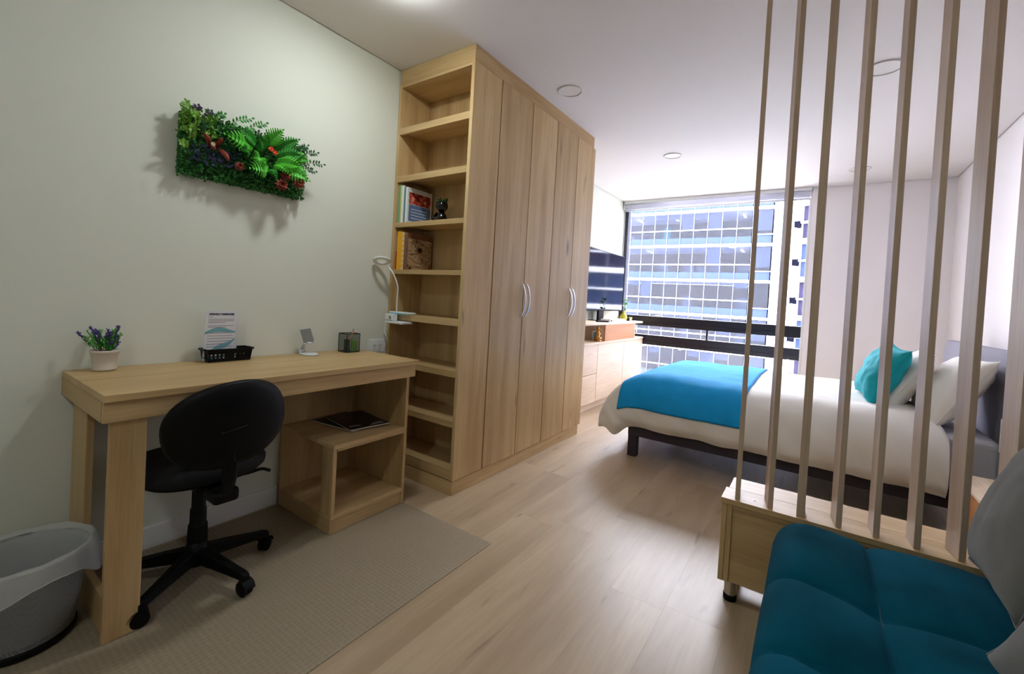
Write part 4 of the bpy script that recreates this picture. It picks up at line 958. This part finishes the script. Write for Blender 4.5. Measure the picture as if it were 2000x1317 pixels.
# ================================================================ OUTSIDE
gr = struct(B(-60, 60, RY+2, 120, -13.2, -13).build('ground_street', 'asphalt'), 'grey street far below the window', 'ground')
bA = thing('office_building', 'glass office block with white floor bands across the street', 'building', (-9, 44, -13))
BY = 44.0; PH = 3.3; Z0 = .43; bay = 1.25; XL, XR = -22.98, -2.98; nb_ = 16
proto = {}
def piece(name, m, key, dims, loc, parent=bA):
    if key not in proto:
        o = B(*dims).build(name, m, None); proto[key] = o; o.parent = parent; o.location = Vector(loc)-ORG[parent.name]; return o
    o = proto[key].copy(); COL.objects.link(o); o.name = name; o.parent = parent; o.location = Vector(loc)-ORG[parent.name]; return o
random.seed(17)
for k in range(-3, 4):
    zb = Z0+PH*k
    piece('floor_band', 'bld_slab', 'band', (0, XR-XL, -.15, 5.5, -.125, .125), (XL, BY, zb))
    piece('guard_rail', 'bld_slab', 'rail', (0, XR-XL, -.10, -.04, -.05, .05), (XL, BY, zb+1.50))
    warm = k in (1, 0)
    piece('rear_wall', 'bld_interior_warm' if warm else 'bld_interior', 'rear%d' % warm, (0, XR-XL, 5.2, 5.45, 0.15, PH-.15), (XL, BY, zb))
    for i in range(nb_):
        x = XL+bay*i; near = x > -16.5
        piece('mullion', 'bld_mullion', 'mull', (-.020, .020, -.06, .12, .15, PH-.15), (x, BY, zb))
        piece('spandrel_panel', 'bld_spandrel', 'spand', (.04, bay-.04, 0, .08, .15, .78), (x, BY, zb))
        if near:
            piece('glass_pane', 'bld_glass', 'paneA', (.04, bay-.04, .02, .05, .79, 1.46), (x, BY, zb))
            piece('glass_pane', 'bld_glass', 'paneB', (.04, bay-.04, .02, .05, 1.52, PH-.15), (x, BY, zb))
            r = random.random()
            if r < .42:
                h_ = random.choice((.45, .6, .9, 1.5)); piece('window_blind', 'bld_blind', 'blind%.1f' % h_, (.05, bay-.05, .25, .30, PH-.16-h_, PH-.16), (x, BY, zb))
            if random.random() < .5:
                hh_ = random.choice((.9, 1.3, 1.7)); piece('room_screen', random.choice(('bld_dark', 'bld_blind')), 'scr%.1f%d' % (hh_, random.random() < .5), (.1, bay*random.choice((.5, .8)), 2.0, 2.1, .15, .15+hh_), (x, BY, zb))
            if random.random() < .35: piece('room_desk', 'bld_dark', 'dsk', (.1, 1.1, .8, 1.5, .15, .95), (x, BY, zb))
            if random.random() < .4: piece('ceiling_lamp', 'bld_lamp', 'clamp', (.25, .45, 1.0, 2.6, PH-.35, PH-.30), (x, BY, zb))
piece('teal_poster', 'bld_teal', 'tealp', (0, .7, .15, .2, .2, .75+.5), (-10.9, BY, 7.03+.6))
# stair bay, white pier, second tower
for k in range(-4, 5):
    zb = Z0+PH*k-.75
    piece('stair_band', 'bld_slab', 'sband', (0, 1.75, -.12, 3, -.12, .12), (-2.9, BY, zb+.75))
    piece('stair_blind' if k % 3 else 'stair_screen', 'bld_blind' if k % 3 else 'bld_dark', 'sbl%d' % (k % 3 > 0), (.12, 1.45, .30, .40, 1.3, 3.1), (-2.9, BY, zb+.75))
    piece('glass_pane', 'bld_glass', 'spane', (.1, 1.5, .02, .06, .95, 3.15), (-2.9, BY, zb+.75))
    piece('stair_spandrel', 'bld_spandrel', 'sspan', (.1, 1.5, .02, .10, .13, .88), (-2.9, BY, zb+.75))
    piece('stair_rail', 'bld_slab', 'srail', (0, 1.6, -.1, -.02, .88, .96), (-2.9, BY, zb+.75))
piece('rear_wall', 'bld_interior', 'srear', (0, 1.75, 2.5, 2.8, -16, 15), (-2.9, BY, 0))
piece('white_pier', 'bld_white', 'pier', (0, 1.36, -.3, 5, -13, 16), (-1.28, BY, 0)); piece('end_wall', 'bld_white', 'endw', (0, .3, 0, 5.4, -13, 14.5), (XL-.3, BY, 0)); piece('party_wall', 'bld_white', 'party', (0, .10, .2, 5.4, -13, 14.5), (XR, BY, 0)); piece('roof_slab', 'bld_slab', 'roofs', (-.3, 21.9, -.2, 5.5, 14.5, 15), (XL, BY, 0))
bB = thing('grey_tower', 'narrow grey tower beyond the white pier, glimpsed past the slats', 'building', (4, 46, -13))
TB = Matrix.Translation((.66, 44.6, 0)) @ Matrix.Rotation(R(-32), 4, 'Z')
MB().box(-.36, .0, .2, 5, -13, 18, TB).build('white_corner', 'bld_white', bB); MB().box(0, 26, .45, 6, -13, 18, TB).build('tower_body', 'bld_interior', bB)
for k in range(-4, 5):
    zb = Z0+PH*k+.3
    MB().box(.02, 26, -.1, .44, zb-.22, zb+.22, TB).build('floor_band', 'bld_slab', bB)
    MB().box(.02, 26, -.06, .40, zb+1.55, zb+1.70, TB).build('floor_rail', 'bld_slab', bB)
    MB().box(-.36, -.05, -.3, .19, zb+1.2, zb+1.75, TB).build('vent_box', 'bld_dark', bB)
    for q in range(15): MB().box(.05+1.7*q, 1.65+1.7*q, .30, .44, zb+.24, zb+3.06, TB).build('window_panel', random.choice(('bld_spandrel', 'bld_interior')), bB); MB().box(1.66+1.7*q, 1.74+1.7*q, .1, .30, zb+.24, zb+3.06, TB).build('mullion', 'bld_mullion', bB)

# sky-light portal so the window daylight samples cleanly
pa = bpy.data.lights.new('window_portal', 'AREA'); pa.shape = 'RECTANGLE'; pa.size = 2.0; pa.size_y = 2.3; pa.cycles.is_portal = True
po = bpy.data.objects.new('window_portal', pa); COL.objects.link(po); po.location = (1.04, RY+.13, 1.22); po.rotation_euler = (R(-90), 0, 0)
